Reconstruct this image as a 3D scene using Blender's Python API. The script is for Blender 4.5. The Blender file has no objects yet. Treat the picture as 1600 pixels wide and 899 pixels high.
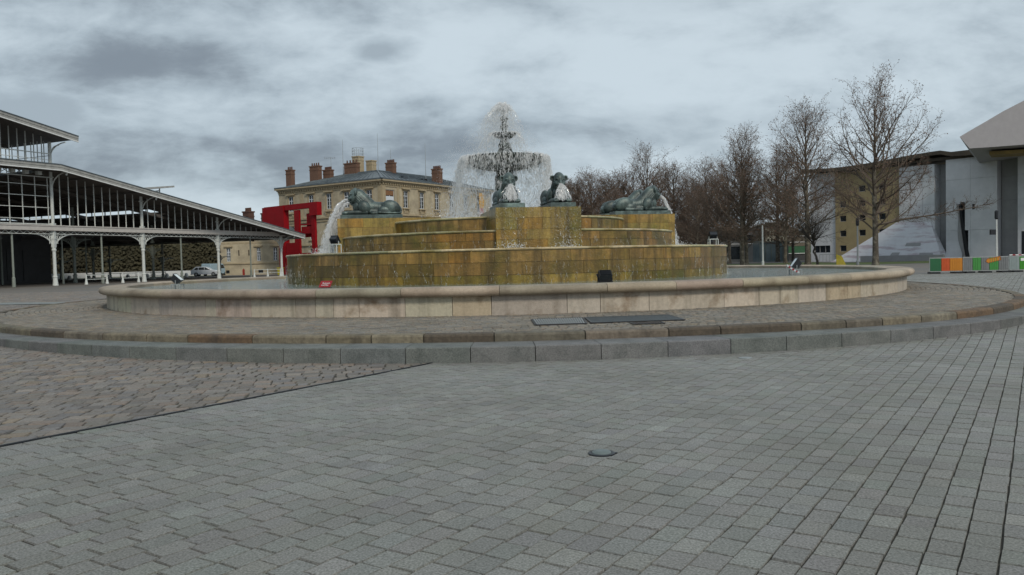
import bpy, bmesh, math, random
import numpy as np
from math import sin, cos, pi, radians, sqrt, atan2, hypot
from mathutils import Vector, Matrix
random.seed(7)
RNG = np.random.default_rng(11)
scene = bpy.context.scene
C = scene.collection

# ------------------------------------------------------------------ camera
cam = bpy.data.cameras.new('camera'); cam.lens = 28.0; cam.sensor_width = 36.0
cam.clip_start = 0.05; cam.clip_end = 4000
camo = bpy.data.objects.new('camera', cam); C.objects.link(camo)
camo.matrix_world = Matrix.Translation((0, 0, 1.55)) @ Matrix.Rotation(radians(90 - 2.05), 4, 'X') @ Matrix.Rotation(radians(-1.36), 4, 'Z')
scene.camera = camo
scene.render.resolution_x = 1024; scene.render.resolution_y = 575

# ------------------------------------------------------------------ sky, sun, exposure
SUN_EL, SUN_AZ = radians(38), radians(155)     # azimuth measured from +Y towards +X
world = bpy.data.worlds.new('World'); scene.world = world; world.use_nodes = True
wt = world.node_tree; wt.nodes.clear()
def wn(t, **kw):
    n = wt.nodes.new(t)
    for k, v in kw.items(): setattr(n, k, v)
    return n
def wl(a, b): wt.links.new(a, b)
def wmath(op, a, b=None, c=None, clamp=False):
    n = wn('ShaderNodeMath', operation=op, use_clamp=clamp)
    for i, q in enumerate((a, b, c)):
        if q is None: continue
        if isinstance(q, (int, float)): n.inputs[i].default_value = q
        else: wl(q, n.inputs[i])
    return n.outputs[0]
def wsmooth(x, lo, hi, o0=0.0, o1=1.0):
    n = wn('ShaderNodeMapRange', interpolation_type='SMOOTHSTEP')
    wl(x, n.inputs['Value'])
    n.inputs['From Min'].default_value = lo; n.inputs['From Max'].default_value = hi
    n.inputs['To Min'].default_value = o0; n.inputs['To Max'].default_value = o1
    return n.outputs[0]
sky = wn('ShaderNodeTexSky', sky_type='NISHITA', sun_disc=False, sun_elevation=SUN_EL, sun_rotation=SUN_AZ)
tc = wn('ShaderNodeTexCoord'); sep = wn('ShaderNodeSeparateXYZ'); wl(tc.outputs['Generated'], sep.inputs[0])
X, Y, Z = sep.outputs
yy = wmath('ADD', wmath('MAXIMUM', Y, 0.05), 0.0)
ta = wmath('DIVIDE', X, yy); tb = wmath('DIVIDE', Z, yy)
den = wmath('ADD', wmath('MAXIMUM', Z, 0.0), 0.16)
comb = wn('ShaderNodeCombineXYZ'); wl(wmath('DIVIDE', X, den), comb.inputs[0]); wl(wmath('DIVIDE', Y, den), comb.inputs[1])
comb.inputs[2].default_value = 3.7
def wnoise(vec, scale, detail, rough=0.5, dist=0.0):
    n = wn('ShaderNodeTexNoise'); wl(vec, n.inputs['Vector'])
    n.inputs['Scale'].default_value = scale; n.inputs['Detail'].default_value = detail
    n.inputs['Roughness'].default_value = rough; n.inputs['Distortion'].default_value = dist
    return n.outputs[0]
n1 = wnoise(comb.outputs[0], 1.15, 8, 0.55, 0.35)
n2 = wnoise(comb.outputs[0], 0.42, 4, 0.5, 0.2)
cb2 = wn('ShaderNodeCombineXYZ'); wl(ta, cb2.inputs[0]); wl(wmath('MULTIPLY', tb, 2.3), cb2.inputs[1]); cb2.inputs[2].default_value = 1.3
dirn = wnoise(cb2.outputs[0], 6.5, 8, 0.60, 0.15)
lump = wnoise(cb2.outputs[0], 4.2, 9, 0.60, 0.15)
fine = wnoise(comb.outputs[0], 4.5, 6, 0.6, 0.5)
def blob(a0, b0, sa, sb, soft=0.55, amp=0.9):
    u = wmath('DIVIDE', wmath('SUBTRACT', ta, a0), sa); v = wmath('DIVIDE', wmath('SUBTRACT', tb, b0), sb)
    d = wmath('SQRT', wmath('ADD', wmath('MULTIPLY', u, u), wmath('MULTIPLY', v, v)))
    d = wmath('ADD', d, wmath('MULTIPLY', wmath('SUBTRACT', dirn, 0.5), 2.3))
    return wsmooth(d, 1 + soft, 1 - soft, 0.0, amp)
base = wmath('ADD', wmath('ADD', wmath('MULTIPLY', n1, 0.18), wmath('MULTIPLY', n2, 0.20)), wmath('MULTIPLY', lump, 0.62))
base = wmath('ADD', base, wmath('MULTIPLY', wmath('SUBTRACT', fine, 0.5), 0.12))
# thicker cloud to the left, thinner to the right
side = wsmooth(ta, -0.75, 0.25, 0.085, 0.01)
dens = wsmooth(wmath('ADD', base, side), 0.43, 0.72, 0.0, 0.60)
for args in ((-0.45, 0.252, 0.20, 0.040, 0.8, 0.72), (-0.16, 0.262, 0.045, 0.018, 0.6, 0.45), (-0.30, 0.135, 0.26, 0.050, 0.7, 0.30),
             (-0.09, 0.195, 0.05, 0.012, 0.6, 0.35), (-0.62, 0.19, 0.14, 0.05, 0.6, 0.45), (0.16, 0.155, 0.16, 0.022, 0.8, 0.32),
             (-0.10, 0.155, 0.14, 0.02, 0.7, 0.28), (0.30, 0.36, 0.5, 0.05, 0.8, 0.20), (-0.5, 0.37, 0.3, 0.04, 0.8, 0.2)):
    dens = wmath('MAXIMUM', dens, blob(*args)) if args[-1] > 0.4 else wmath('ADD', dens, wmath('MULTIPLY', blob(*args), 0.6))
ramp = wn('ShaderNodeValToRGB'); wl(dens, ramp.inputs[0])
cr = ramp.color_ramp
cr.elements[0].position = 0.0; cr.elements[0].color = (0.475, 0.550, 0.600, 1)
cr.elements[1].position = 1.0; cr.elements[1].color = (0.108, 0.130, 0.160, 1)
e = cr.elements.new(0.35); e.color = (0.330, 0.392, 0.438, 1)
e = cr.elements.new(0.65); e.color = (0.195, 0.232, 0.268, 1)
bg1 = wn('ShaderNodeBackground'); wl(sky.outputs[0], bg1.inputs[0]); bg1.inputs[1].default_value = 0.06
bg2 = wn('ShaderNodeBackground'); wl(ramp.outputs[0], bg2.inputs[0]); bg2.inputs[1].default_value = 1.0
mixs = wn('ShaderNodeMixShader'); mixs.inputs[0].default_value = 0.92
wl(bg1.outputs[0], mixs.inputs[1]); wl(bg2.outputs[0], mixs.inputs[2])
wo = wn('ShaderNodeOutputWorld'); wl(mixs.outputs[0], wo.inputs[0])
sun = bpy.data.lights.new('sun', 'SUN'); sun.energy = 1.25; sun.angle = radians(12); sun.color = (1, 0.91, 0.78)
suno = bpy.data.objects.new('sun', sun); C.objects.link(suno)
sd = Vector((cos(SUN_EL) * sin(SUN_AZ), cos(SUN_EL) * cos(SUN_AZ), sin(SUN_EL)))
suno.rotation_euler = (-sd).to_track_quat('-Z', 'Y').to_euler(); suno.location = (0, 0, 60)
vs = scene.view_settings
vs.view_transform = 'Standard'; vs.look = 'None'; vs.gamma = 1; vs.use_curve_mapping = False; vs.exposure = 0.38

# ------------------------------------------------------------------ helpers
def tag(o, label=None, cat=None, group=None, kind=None):
    if label: o['label'] = label
    if cat: o['category'] = cat
    if group: o['group'] = group
    if kind: o['kind'] = kind
    return o
def empty(name, loc=(0, 0, 0), rz=0.0, label=None, cat=None, group=None, parent=None):
    o = bpy.data.objects.new(name, None); C.objects.link(o)
    o.location = loc; o.rotation_euler = (0, 0, rz); o.empty_display_size = 0.3
    if parent: o.parent = parent
    return tag(o, label, cat, group)
class MB:
    def __init__(s): s.v = []; s.f = []; s.c = []
    def add(s, vs, fs, col=(1, 1, 1)):
        n = len(s.v); s.v += [tuple(p) for p in vs]; s.f += [tuple(i + n for i in f) for f in fs]
        s.c += [tuple(col[:3])] * len(vs)
        return s
    def hexa(s, p, col=(1, 1, 1)):
        # p: 8 points, bottom 4 then top 4, counter-clockwise
        return s.add(p, [(3, 2, 1, 0), (4, 5, 6, 7), (0, 1, 5, 4), (1, 2, 6, 5), (2, 3, 7, 6), (3, 0, 4, 7)], col)
    def box(s, x0, x1, y0, y1, z0, z1, col=(1, 1, 1), fr=None):
        P = [(x0, y0, z0), (x1, y0, z0), (x1, y1, z0), (x0, y1, z0), (x0, y0, z1), (x1, y0, z1), (x1, y1, z1), (x0, y1, z1)]
        if fr: P = [fr(*q) for q in P]
        return s.hexa(P, col)
    def bar(s, a, b, w, h=None, col=(1, 1, 1), up=(0, 0, 1)):
        a = Vector(a); b = Vector(b); h = h or w; d = (b - a).normalized(); up = Vector(up)
        if abs(d.dot(up)) > 0.97: up = Vector((1, 0, 0))
        x = d.cross(up).normalized() * (w / 2); y = x.cross(d).normalized() * (h / 2)
        return s.hexa([a - x - y, a + x - y, b + x - y, b - x - y, a - x + y, a + x + y, b + x + y, b - x + y], col)
    def tube(s, pts, rs, n=8, col=(1, 1, 1), cap=True):
        pts = [Vector(p) for p in pts]
        if isinstance(rs, (int, float)): rs = [rs] * len(pts)
        V = []; F = []
        ref = Vector((0, 0, 1)); d0 = (pts[1] - pts[0]).normalized()
        if abs(d0.dot(ref)) > 0.9: ref = Vector((1, 0, 0))
        for i, p in enumerate(pts):
            d = (pts[min(i + 1, len(pts) - 1)] - pts[max(i - 1, 0)]).normalized()
            x = d.cross(ref).normalized(); y = x.cross(d).normalized()
            for k in range(n):
                a = 2 * pi * k / n; V.append(p + (x * cos(a) + y * sin(a)) * rs[i])
        for i in range(len(pts) - 1):
            for k in range(n):
                k2 = (k + 1) % n; F.append((i * n + k, i * n + k2, (i + 1) * n + k2, (i + 1) * n + k))
        if cap:
            F.append(tuple(range(n))[::-1]); F.append(tuple((len(pts) - 1) * n + k for k in range(n)))
        return s.add(V, F, col)
    def lathe(s, prof, n=24, c=(0, 0, 0), col=(1, 1, 1)):
        V = []; F = []
        for r, z in prof:
            for k in range(n):
                a = 2 * pi * k / n; V.append((c[0] + r * cos(a), c[1] + r * sin(a), c[2] + z))
        for i in range(len(prof) - 1):
            for k in range(n):
                k2 = (k + 1) % n; F.append((i * n + k, i * n + k2, (i + 1) * n + k2, (i + 1) * n + k))
        return s.add(V, F, col)
    def prism(s, poly, fa, fb, col=(1, 1, 1)):
        # poly of 2D points, fa and fb map a 2D point onto the two end planes
        n = len(poly); V = [fa(*p) for p in poly] + [fb(*p) for p in poly]
        F = [tuple(range(n))[::-1], tuple(range(n, 2 * n))] + [(i, (i + 1) % n, n + (i + 1) % n, n + i) for i in range(n)]
        return s.add(V, F, col)
    def build(s, name, mat, parent=None, smooth=False, fix=True, **kw):
        me = bpy.data.meshes.new(name); me.from_pydata(s.v, [], s.f)
        a = me.color_attributes.new('col', 'FLOAT_COLOR', 'POINT')
        arr = np.ones((len(s.v), 4), dtype=np.float32); arr[:, :3] = np.array(s.c, dtype=np.float32).reshape(-1, 3)
        a.data.foreach_set('color', arr.ravel())
        if fix:
            bm = bmesh.new(); bm.from_mesh(me); bmesh.ops.recalc_face_normals(bm, faces=bm.faces); bm.to_mesh(me); bm.free()
        if smooth:
            me.polygons.foreach_set('use_smooth', [True] * len(me.polygons))
            try: me.set_sharp_from_angle(angle=radians(40))
            except Exception: pass
        me.materials.append(mat)
        o = bpy.data.objects.new(name, me); C.objects.link(o)
        if parent: o.parent = parent
        return tag(o, **kw)
def np_mesh(name, V, F, mat, cols=None, parent=None, **kw):
    me = bpy.data.meshes.new(name)
    V = np.asarray(V, dtype=np.float32).reshape(-1, 3); F = np.asarray(F, dtype=np.int32)
    k = F.shape[1]
    me.vertices.add(len(V)); me.vertices.foreach_set('co', V.ravel())
    me.loops.add(F.size); me.loops.foreach_set('vertex_index', F.ravel())
    me.polygons.add(len(F)); me.polygons.foreach_set('loop_start', np.arange(0, F.size, k, dtype=np.int32))
    me.update(calc_edges=True); me.polygons.foreach_set('use_smooth', [False] * len(F))
    if cols is not None:
        a = me.color_attributes.new('col', 'FLOAT_COLOR', 'POINT')
        arr = np.ones((len(V), 4), dtype=np.float32); arr[:, :3] = cols
        a.data.foreach_set('color', arr.ravel())
    me.materials.append(mat)
    o = bpy.data.objects.new(name, me); C.objects.link(o)
    if parent: o.parent = parent
    return tag(o, **kw)
def copy_tree(o, parent=None):
    c = o.copy(); C.objects.link(c); c.parent = parent
    for ch in list(o.children): copy_tree(ch, c)
    return c

_m = {}
def mat(name, color, rough=0.7, var=0.15, scale=4.0, bump=0.0, bscale=30.0, metal=0.0, attr=False, color2=None, c2scale=1.5, c2lo=0.45, c2hi=0.65,
        spec=0.5, streak=None, stretch=None, emit=None, point=None):
    if name in _m: return _m[name]
    m = bpy.data.materials.new(name); m.use_nodes = True; _m[name] = m
    nt = m.node_tree; b = nt.nodes['Principled BSDF']; L = nt.links.new
    b.inputs['Roughness'].default_value = rough; b.inputs['Metallic'].default_value = metal
    b.inputs['Specular IOR Level'].default_value = spec
    geo = nt.nodes.new('ShaderNodeNewGeometry'); pos = geo.outputs['Position']
    def noise(sc, det=5, vec=None, ro=0.6):
        n = nt.nodes.new('ShaderNodeTexNoise'); L(vec or pos, n.inputs['Vector'])
        n.inputs['Scale'].default_value = sc; n.inputs['Detail'].default_value = det; n.inputs['Roughness'].default_value = ro
        return n.outputs[0]
    def mixc(fac, a, bb, mode='MIX'):
        n = nt.nodes.new('ShaderNodeMix'); n.data_type = 'RGBA'; n.blend_type = mode
        for sock, q in ((n.inputs[0], fac), (n.inputs[6], a), (n.inputs[7], bb)):
            if isinstance(q, (int, float)): sock.default_value = q
            elif isinstance(q, tuple): sock.default_value = (*q[:3], 1)
            else: L(q, sock)
        return n.outputs[2]
    def rng_(val, lo, hi, a=0.0, c=1.0):
        n = nt.nodes.new('ShaderNodeMapRange'); L(val, n.inputs['Value'])
        for nm, q in (('From Min', lo), ('From Max', hi), ('To Min', a), ('To Max', c)): n.inputs[nm].default_value = q
        return n.outputs[0]
    col = tuple(color)
    if color2:
        vec = None
        if stretch:
            mp = nt.nodes.new('ShaderNodeMapping'); L(pos, mp.inputs[0]); mp.inputs['Scale'].default_value = stretch; vec = mp.outputs[0]
        col = mixc(rng_(noise(c2scale, 6, vec), c2lo, c2hi), col, tuple(color2))
    if attr:
        at = nt.nodes.new('ShaderNodeAttribute'); at.attribute_name = 'col'
        col = mixc(1.0, col, at.outputs[0], 'MULTIPLY')
    if streak:
        mp = nt.nodes.new('ShaderNodeMapping'); L(pos, mp.inputs[0]); mp.inputs['Scale'].default_value = (streak[2], streak[2], streak[2] * 0.08)
        col = mixc(rng_(noise(1.0, 4, mp.outputs[0]), streak[3], streak[4], 0, streak[1]), col, tuple(streak[0]))
    if var:
        col = mixc(1.0, col, (lambda v: v)(nt.nodes.new('ShaderNodeCombineColor').outputs[0]), 'MULTIPLY') if False else col
        n = rng_(noise(scale, 7), 0.3, 0.7, 1 - var, 1 + var)
        mm = nt.nodes.new('ShaderNodeVectorMath'); mm.operation = 'SCALE'
        if isinstance(col, tuple): mm.inputs[0].default_value = col[:3]
        else: L(col, mm.inputs[0])
        L(n, mm.inputs['Scale']); col = mm.outputs[0]
    if point:      # base colour darkened in hollows and lightened on raised edges
        pr = rng_(geo.outputs['Pointiness'], 0.42, 0.58); pr2 = nt.nodes.new('ShaderNodeValToRGB'); L(pr, pr2.inputs[0])
        pr2.color_ramp.elements[0].position = 0.25; pr2.color_ramp.elements[0].color = (point[0],) * 3 + (1,); pr2.color_ramp.elements[1].position = 0.75; pr2.color_ramp.elements[1].color = (point[1],) * 3 + (1,)
        col = mixc(1.0, col, pr2.outputs[0], 'MULTIPLY')
    if isinstance(col, tuple): b.inputs['Base Color'].default_value = (*col[:3], 1)
    else: L(col, b.inputs['Base Color'])
    if bump:
        bp = nt.nodes.new('ShaderNodeBump'); bp.inputs['Strength'].default_value = bump; bp.inputs['Distance'].default_value = 0.02
        L(noise(bscale, 8, None, 0.65), bp.inputs['Height']); L(bp.outputs[0], b.inputs['Normal'])
    if emit:
        b.inputs['Emission Color'].default_value = (*emit[0], 1); b.inputs['Emission Strength'].default_value = emit[1]
    return m

M_granite = mat('granite_setts', (0.245, 0.246, 0.230), 0.7, 0.55, 75, 0.6, 150, attr=True, color2=(0.200, 0.198, 0.178), c2scale=0.55, c2lo=0.38, c2hi=0.66)
M_brown = mat('sandstone_cobbles', (0.205, 0.188, 0.170), 0.75, 0.26, 30, 0.6, 70, attr=True, color2=(0.185, 0.170, 0.155), c2scale=0.7, c2lo=0.35, c2hi=0.65)
M_joint = mat('joint_sand', (0.046, 0.041, 0.032), 0.95, 0.35, 12, 0.6, 60, color2=(0.085, 0.08, 0.062), c2scale=1.3)
M_far = mat('plaza_surface', (0.165, 0.150, 0.132), 0.8, 0.18, 2.5, 0.3, 25, color2=(0.14, 0.135, 0.13), c2scale=0.12)
M_kerb = mat('grey_granite_kerb', (0.168, 0.172, 0.165), 0.75, 0.40, 55, 0.5, 120, attr=True, color2=(0.10, 0.108, 0.102), c2scale=3.0, c2lo=0.42, c2hi=0.7, streak=((0.07, 0.076, 0.074), 0.35, 2.0, 0.42, 0.75))
M_kerb2 = mat('old_kerb_stone', (0.155, 0.135, 0.100), 0.8, 0.3, 18, 0.8, 50, attr=True, streak=((0.055, 0.045, 0.035), 0.7, 3.0, 0.45, 0.7))
M_basin = mat('basin_limestone', (0.50, 0.445, 0.355), 0.75, 0.12, 14, 0.6, 45, attr=True, color2=(0.20, 0.135, 0.075), c2scale=1.9, c2lo=0.54, c2hi=0.74,
              streak=((0.15, 0.125, 0.09), 0.7, 2.6, 0.50, 0.75))
M_coping = mat('basin_coping_stone', (0.37, 0.305, 0.225), 0.6, 0.16, 22, 0.6, 60, attr=True, color2=(0.20, 0.155, 0.11), c2scale=1.1, c2lo=0.42, c2hi=0.72)
M_tier = mat('wet_ochre_stone', (0.275, 0.170, 0.042), 0.28, 0.22, 9, 0.7, 30, attr=True, color2=(0.125, 0.100, 0.016), c2scale=0.8, c2lo=0.46, c2hi=0.66,
             streak=((0.085, 0.055, 0.014), 0.85, 4.0, 0.40, 0.66), stretch=(1, 1, 1.6))
M_tiercap = mat('wet_tier_coping', (0.52, 0.43, 0.26), 0.3, 0.2, 12, 0.5, 40, attr=True, color2=(0.26, 0.20, 0.08), c2scale=1.2)
M_bronze = mat('green_bronze', (0.040, 0.056, 0.054), 0.38, 0.25, 8, 0.4, 40, metal=0.25, color2=(0.125, 0.170, 0.160), c2scale=2.6, c2lo=0.42, c2hi=0.66, point=(0.25, 1.7), streak=((0.02, 0.028, 0.026), 0.6, 7.0, 0.5, 0.75))
M_bronze2 = mat('dark_wet_bronze', (0.030, 0.038, 0.028), 0.25, 0.3, 9, 0.4, 30, metal=0.2, color2=(0.055, 0.09, 0.065), c2scale=3.0, c2lo=0.45, c2hi=0.7)
M_iron = mat('pale_painted_iron', (0.60, 0.625, 0.60), 0.5, 0.12, 6)
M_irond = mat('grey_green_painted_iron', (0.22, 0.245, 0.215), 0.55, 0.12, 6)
M_fascia = mat('weathered_zinc_fascia', (0.36, 0.36, 0.34), 0.6, 0.15, 3, streak=((0.16, 0.16, 0.155), 0.5, 1.2, 0.4, 0.7))
M_trim = mat('white_trim', (0.72, 0.73, 0.72), 0.5, 0.05)
M_roof = mat('zinc_roofing', (0.17, 0.19, 0.205), 0.5, 0.15, 1.5)
M_ceil = mat('dark_timber_ceiling', (0.11, 0.098, 0.088), 0.8, 0.2, 2)
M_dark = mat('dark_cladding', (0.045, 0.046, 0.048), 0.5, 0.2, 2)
M_beam = mat('pale_beam', (0.50, 0.47, 0.44), 0.6, 0.10, 3)
M_house = mat('pale_limestone_facade', (0.46, 0.395, 0.275), 0.85, 0.12, 1.6, 0.3, 8, color2=(0.33, 0.28, 0.20), c2scale=0.5, streak=((0.19, 0.16, 0.12), 0.45, 0.7, 0.5, 0.75))
M_housed = mat('stone_trim', (0.38, 0.31, 0.20), 0.85, 0.15, 2.0)
M_slate = mat('blue_slate', (0.085, 0.105, 0.120), 0.45, 0.25, 1.2, color2=(0.12, 0.145, 0.155), c2scale=0.6)
M_brick = mat('chimney_brick', (0.150, 0.082, 0.054), 0.9, 0.2, 3)
M_pot = mat('chimney_pot_clay', (0.10, 0.05, 0.035), 0.8, 0.2, 3)
M_glass = mat('dark_window_glass', (0.02, 0.025, 0.03), 0.08, 0.3, 1.0, spec=0.8)
M_sash = mat('white_sash', (0.62, 0.66, 0.70), 0.5, 0.03)
M_red = mat('red_enamel_steel', (0.25, 0.0025, 0.006), 0.55, 0.12, 0.8, spec=0.15)
M_conc = mat('pale_panel_concrete', (0.66, 0.665, 0.69), 0.7, 0.06, 1.2, color2=(0.57, 0.58, 0.605), c2scale=0.25)
M_concd = mat('grey_shade_panel', (0.31, 0.31, 0.315), 0.7, 0.08, 1.2)
M_yel = mat('sand_yellow_render', (0.36, 0.285, 0.155), 0.85, 0.08, 1.0)
M_marble = mat('veined_white_slab', (0.62, 0.63, 0.67), 0.4, 0.05, 2, color2=(0.44, 0.38, 0.42), c2scale=0.45, stretch=(0.6, 0.6, 4.0), c2lo=0.5, c2hi=0.62)
M_roofd = mat('brown_roof_edge', (0.055, 0.042, 0.028), 0.6, 0.3, 1.0, color2=(0.16, 0.11, 0.035), c2scale=0.35, c2lo=0.55, c2hi=0.65)
M_grey = mat('grey_standing_seam', (0.31, 0.30, 0.31), 0.55, 0.06, 1.5)
M_black = mat('black_metal', (0.012, 0.014, 0.018), 0.4, 0.2, 5)
M_steel = mat('galvanised_steel', (0.33, 0.35, 0.35), 0.45, 0.15, 8, metal=0.5)
M_bark = mat('plane_bark', (0.085, 0.072, 0.055), 0.9, 0.3, 4, 0.5, 10, color2=(0.17, 0.155, 0.12), c2scale=2.0, c2lo=0.5, c2hi=0.65)
M_twig = mat('twigs', (0.125, 0.098, 0.075), 0.9, 0.25, 1.0)
M_leaf = mat('dry_buds', (0.165, 0.098, 0.068), 0.9, 0.4, 3.0)
M_leafg = mat('evergreen_foliage', (0.048, 0.043, 0.022), 0.9, 0.5, 0.12)
M_grass = mat('grass', (0.065, 0.095, 0.022), 0.95, 0.4, 2.0)
M_road = mat('asphalt', (0.075, 0.075, 0.075), 0.85, 0.15, 4)
M_carw = mat('white_car_paint', (0.62, 0.66, 0.70), 0.25, 0.02, 1)
M_carb = mat('pale_blue_van_paint', (0.33, 0.45, 0.52), 0.3, 0.02, 1)
M_tyre = mat('tyre_rubber', (0.015, 0.015, 0.016), 0.8, 0.1)
M_tail = mat('tail_lamp_red', (0.30, 0.02, 0.015), 0.3, 0)

def water_mat():
    m = bpy.data.materials.new('pool_water'); m.use_nodes = True; nt = m.node_tree; b = nt.nodes['Principled BSDF']
    b.inputs['Base Color'].default_value = (0.16, 0.215, 0.205, 1); b.inputs['Roughness'].default_value = 0.06
    geo = nt.nodes.new('ShaderNodeNewGeometry'); n = nt.nodes.new('ShaderNodeTexNoise'); nt.links.new(geo.outputs['Position'], n.inputs['Vector'])
    n.inputs['Scale'].default_value = 7; n.inputs['Detail'].default_value = 5; n.inputs['Distortion'].default_value = 0.6
    bp = nt.nodes.new('ShaderNodeBump'); bp.inputs['Strength'].default_value = 0.7; bp.inputs['Distance'].default_value = 0.06
    nt.links.new(n.outputs[0], bp.inputs['Height']); nt.links.new(bp.outputs[0], b.inputs['Normal'])
    return m
M_water = water_mat()
def foam_mat(name, col, alpha, glass=0.4):
    m = bpy.data.materials.new(name); m.use_nodes = True; nt = m.node_tree; nt.nodes.clear()
    out = nt.nodes.new('ShaderNodeOutputMaterial')
    d = nt.nodes.new('ShaderNodeBsdfDiffuse'); d.inputs[0].default_value = (*col, 1)
    t = nt.nodes.new('ShaderNodeBsdfTranslucent'); t.inputs[0].default_value = (*col, 1)
    g = nt.nodes.new('ShaderNodeBsdfGlossy'); g.inputs[0].default_value = (1, 1, 1, 1); g.inputs[1].default_value = 0.12
    tr = nt.nodes.new('ShaderNodeBsdfTransparent')
    def mx(f, a, b):
        q = nt.nodes.new('ShaderNodeMixShader'); q.inputs[0].default_value = f; nt.links.new(a, q.inputs[1]); nt.links.new(b, q.inputs[2]); return q.outputs[0]
    gl = nt.nodes.new('ShaderNodeBsdfGlass'); gl.inputs['Color'].default_value = (1, 1, 1, 1); gl.inputs['Roughness'].default_value = 0.05; gl.inputs['IOR'].default_value = 1.33
    s = mx(0.12, mx(0.62, d.outputs[0], t.outputs[0]), g.outputs[0]); s = mx(glass, s, gl.outputs[0])
    nt.links.new(mx(alpha, tr.outputs[0], s), out.inputs[0])
    return m
M_foam = foam_mat('falling_water', (1.0, 1.0, 1.0), 0.94, 0.18)
M_thin = foam_mat('thin_running_water', (0.85, 0.85, 0.80), 0.30, 0.2)

# ------------------------------------------------------------------ ground
CX, CY = -0.16, 30.6
def sst(x, a, b):
    t = np.clip((np.asarray(x, dtype=float) - a) / (b - a), 0, 1); return t * t * (3 - 2 * t)
def zg(x, y):
    return (0.13 * sst(y, 11.3, 17.8) + 0.21 * sst(y, 17.0, 22.5)) * (1 - sst(y, 34, 50)) + 0 * np.asarray(x)
PHI = np.radians([-180, -120, -90, -69, -40, -22, 0, 22, 30, 41, 59, 77, 90, 120, 180])
R2T = np.array([15.1, 15.2, 15.8, 16.4, 17.36, 17.68, 17.97, 18.05, 17.93, 17.4, 16.3, 15.2, 14.95, 15.0, 15.1])
_a = np.radians(np.arange(-180, 181, 1.0)); _r = np.interp(_a, PHI, R2T)
_k = np.hanning(19); _k /= _k.sum(); _r = np.convolve(np.pad(_r, 9, mode='wrap'), _k, 'valid')
def r2(phi):
    phi = (np.asarray(phi) + pi) % (2 * pi) - pi; return np.interp(phi, _a, _r)
def r1(phi):
    p = np.abs((np.asarray(phi) + pi) % (2 * pi) - pi); return r2(phi) + np.interp(p, np.radians([0, 35, 60, 180]), [0.73, 0.56, 0.42, 0.40])
def pol(r, phi, z=0.0): return (CX + r * sin(phi), CY - r * cos(phi), z)

def axis(vals): return np.unique(np.round(np.concatenate(vals), 4))
xs = axis([np.linspace(-60, 60, 61), np.array([-2500, -1200, -600, -300, -150, -100, 100, 150, 300, 600, 1200, 2500])])
ys = axis([np.linspace(-10, 60, 141), np.array([-1500, -400, -100, -30, 70, 80, 100, 130, 170, 250, 400, 800, 1500, 3000])])
GX, GY = np.meshgrid(xs, ys); GZ = zg(GX, GY) - 0.011
V = np.stack([GX, GY, GZ], -1).reshape(-1, 3); nx = len(xs); I = np.arange(len(V)).reshape(len(ys), nx)
F = np.stack([I[:-1, :-1], I[:-1, 1:], I[1:, 1:], I[1:, :-1]], -1).reshape(-1, 4)
g = np_mesh('ground', V, F, M_joint, kind='structure')
# far plaza surface lies a little above the joint bed
def sheet(name, quads, m, dz=0.004, kind='structure', sub=8):
    mb = MB()
    for q in quads:
        q = [np.array(p, dtype=float) for p in q]
        for i in range(sub):
            for j in range(sub):
                P = []
                for a, b in ((i, j), (i + 1, j), (i + 1, j + 1), (i, j + 1)):
                    a /= sub; b /= sub
                    p = q[0] * (1 - a) * (1 - b) + q[1] * a * (1 - b) + q[2] * a * b + q[3] * (1 - a) * b
                    P.append((p[0], p[1], float(zg(p[0], p[1])) + dz))
                mb.add(P, [(0, 1, 2, 3)])
    return mb.build(name, m, None, fix=False, kind=kind)

def stones(name, m, org, ang, W, Ls, zone, x0, x1, y0, y1, zf, cfun, gap=0.011, bev=0.004, jit=0.0035, clampf=None, drop=0.022, tilt=0.003):
    """one mesh of individually cut paving stones laid in staggered courses"""
    ca, sa = cos(ang), sin(ang); corners = [(x0, y0), (x1, y0), (x1, y1), (x0, y1)]
    loc = [((x - org[0]) * ca + (y - org[1]) * sa, -(x - org[0]) * sa + (y - org[1]) * ca) for x, y in corners]
    u0, u1 = min(l[0] for l in loc), max(l[0] for l in loc); v0, v1 = min(l[1] for l in loc), max(l[1] for l in loc)
    Q = []
    for r in range(int(v0 / W) - 1, int(v1 / W) + 2):
        off = (0.5 if r % 2 else 0.0) * Ls[0] + random.uniform(-0.12, 0.12) * Ls[0]
        n = int((u1 - u0) / Ls[0] * 1.15) + 3
        lens = Ls[0] * (1 + RNG.uniform(-Ls[1], Ls[1], n)); us = int(u0 / Ls[0]) * Ls[0] + off - Ls[0] + np.concatenate([[0], np.cumsum(lens)])
        a = us[:-1]; b = us[1:]; vv = np.full(n, r * W)
        Q.append(np.stack([a, b, vv, vv + W], -1))
    Q = np.concatenate(Q); uc = (Q[:, 0] + Q[:, 1]) / 2; vc = (Q[:, 2] + Q[:, 3]) / 2
    xc = org[0] + uc * ca - vc * sa; yc = org[1] + uc * sa + vc * ca
    ok = (xc > x0) & (xc < x1) & (yc > y0) & (yc < y1) & zone(xc, yc)
    Q = Q[ok]; N = len(Q)
    U = np.stack([Q[:, 0] + gap / 2, Q[:, 1] - gap / 2, Q[:, 1] - gap / 2, Q[:, 0] + gap / 2], 1); Vv = np.stack([Q[:, 2] + gap / 4, Q[:, 2] + gap / 4, Q[:, 3] - gap / 4, Q[:, 3] - gap / 4], 1)
    U = U + RNG.uniform(-jit, jit, U.shape); Vv = Vv + RNG.uniform(-jit, jit, Vv.shape)
    return stones_from(name, m, org, ca, sa, U, Vv, zf, cfun, bev, clampf, drop, tilt)
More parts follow.
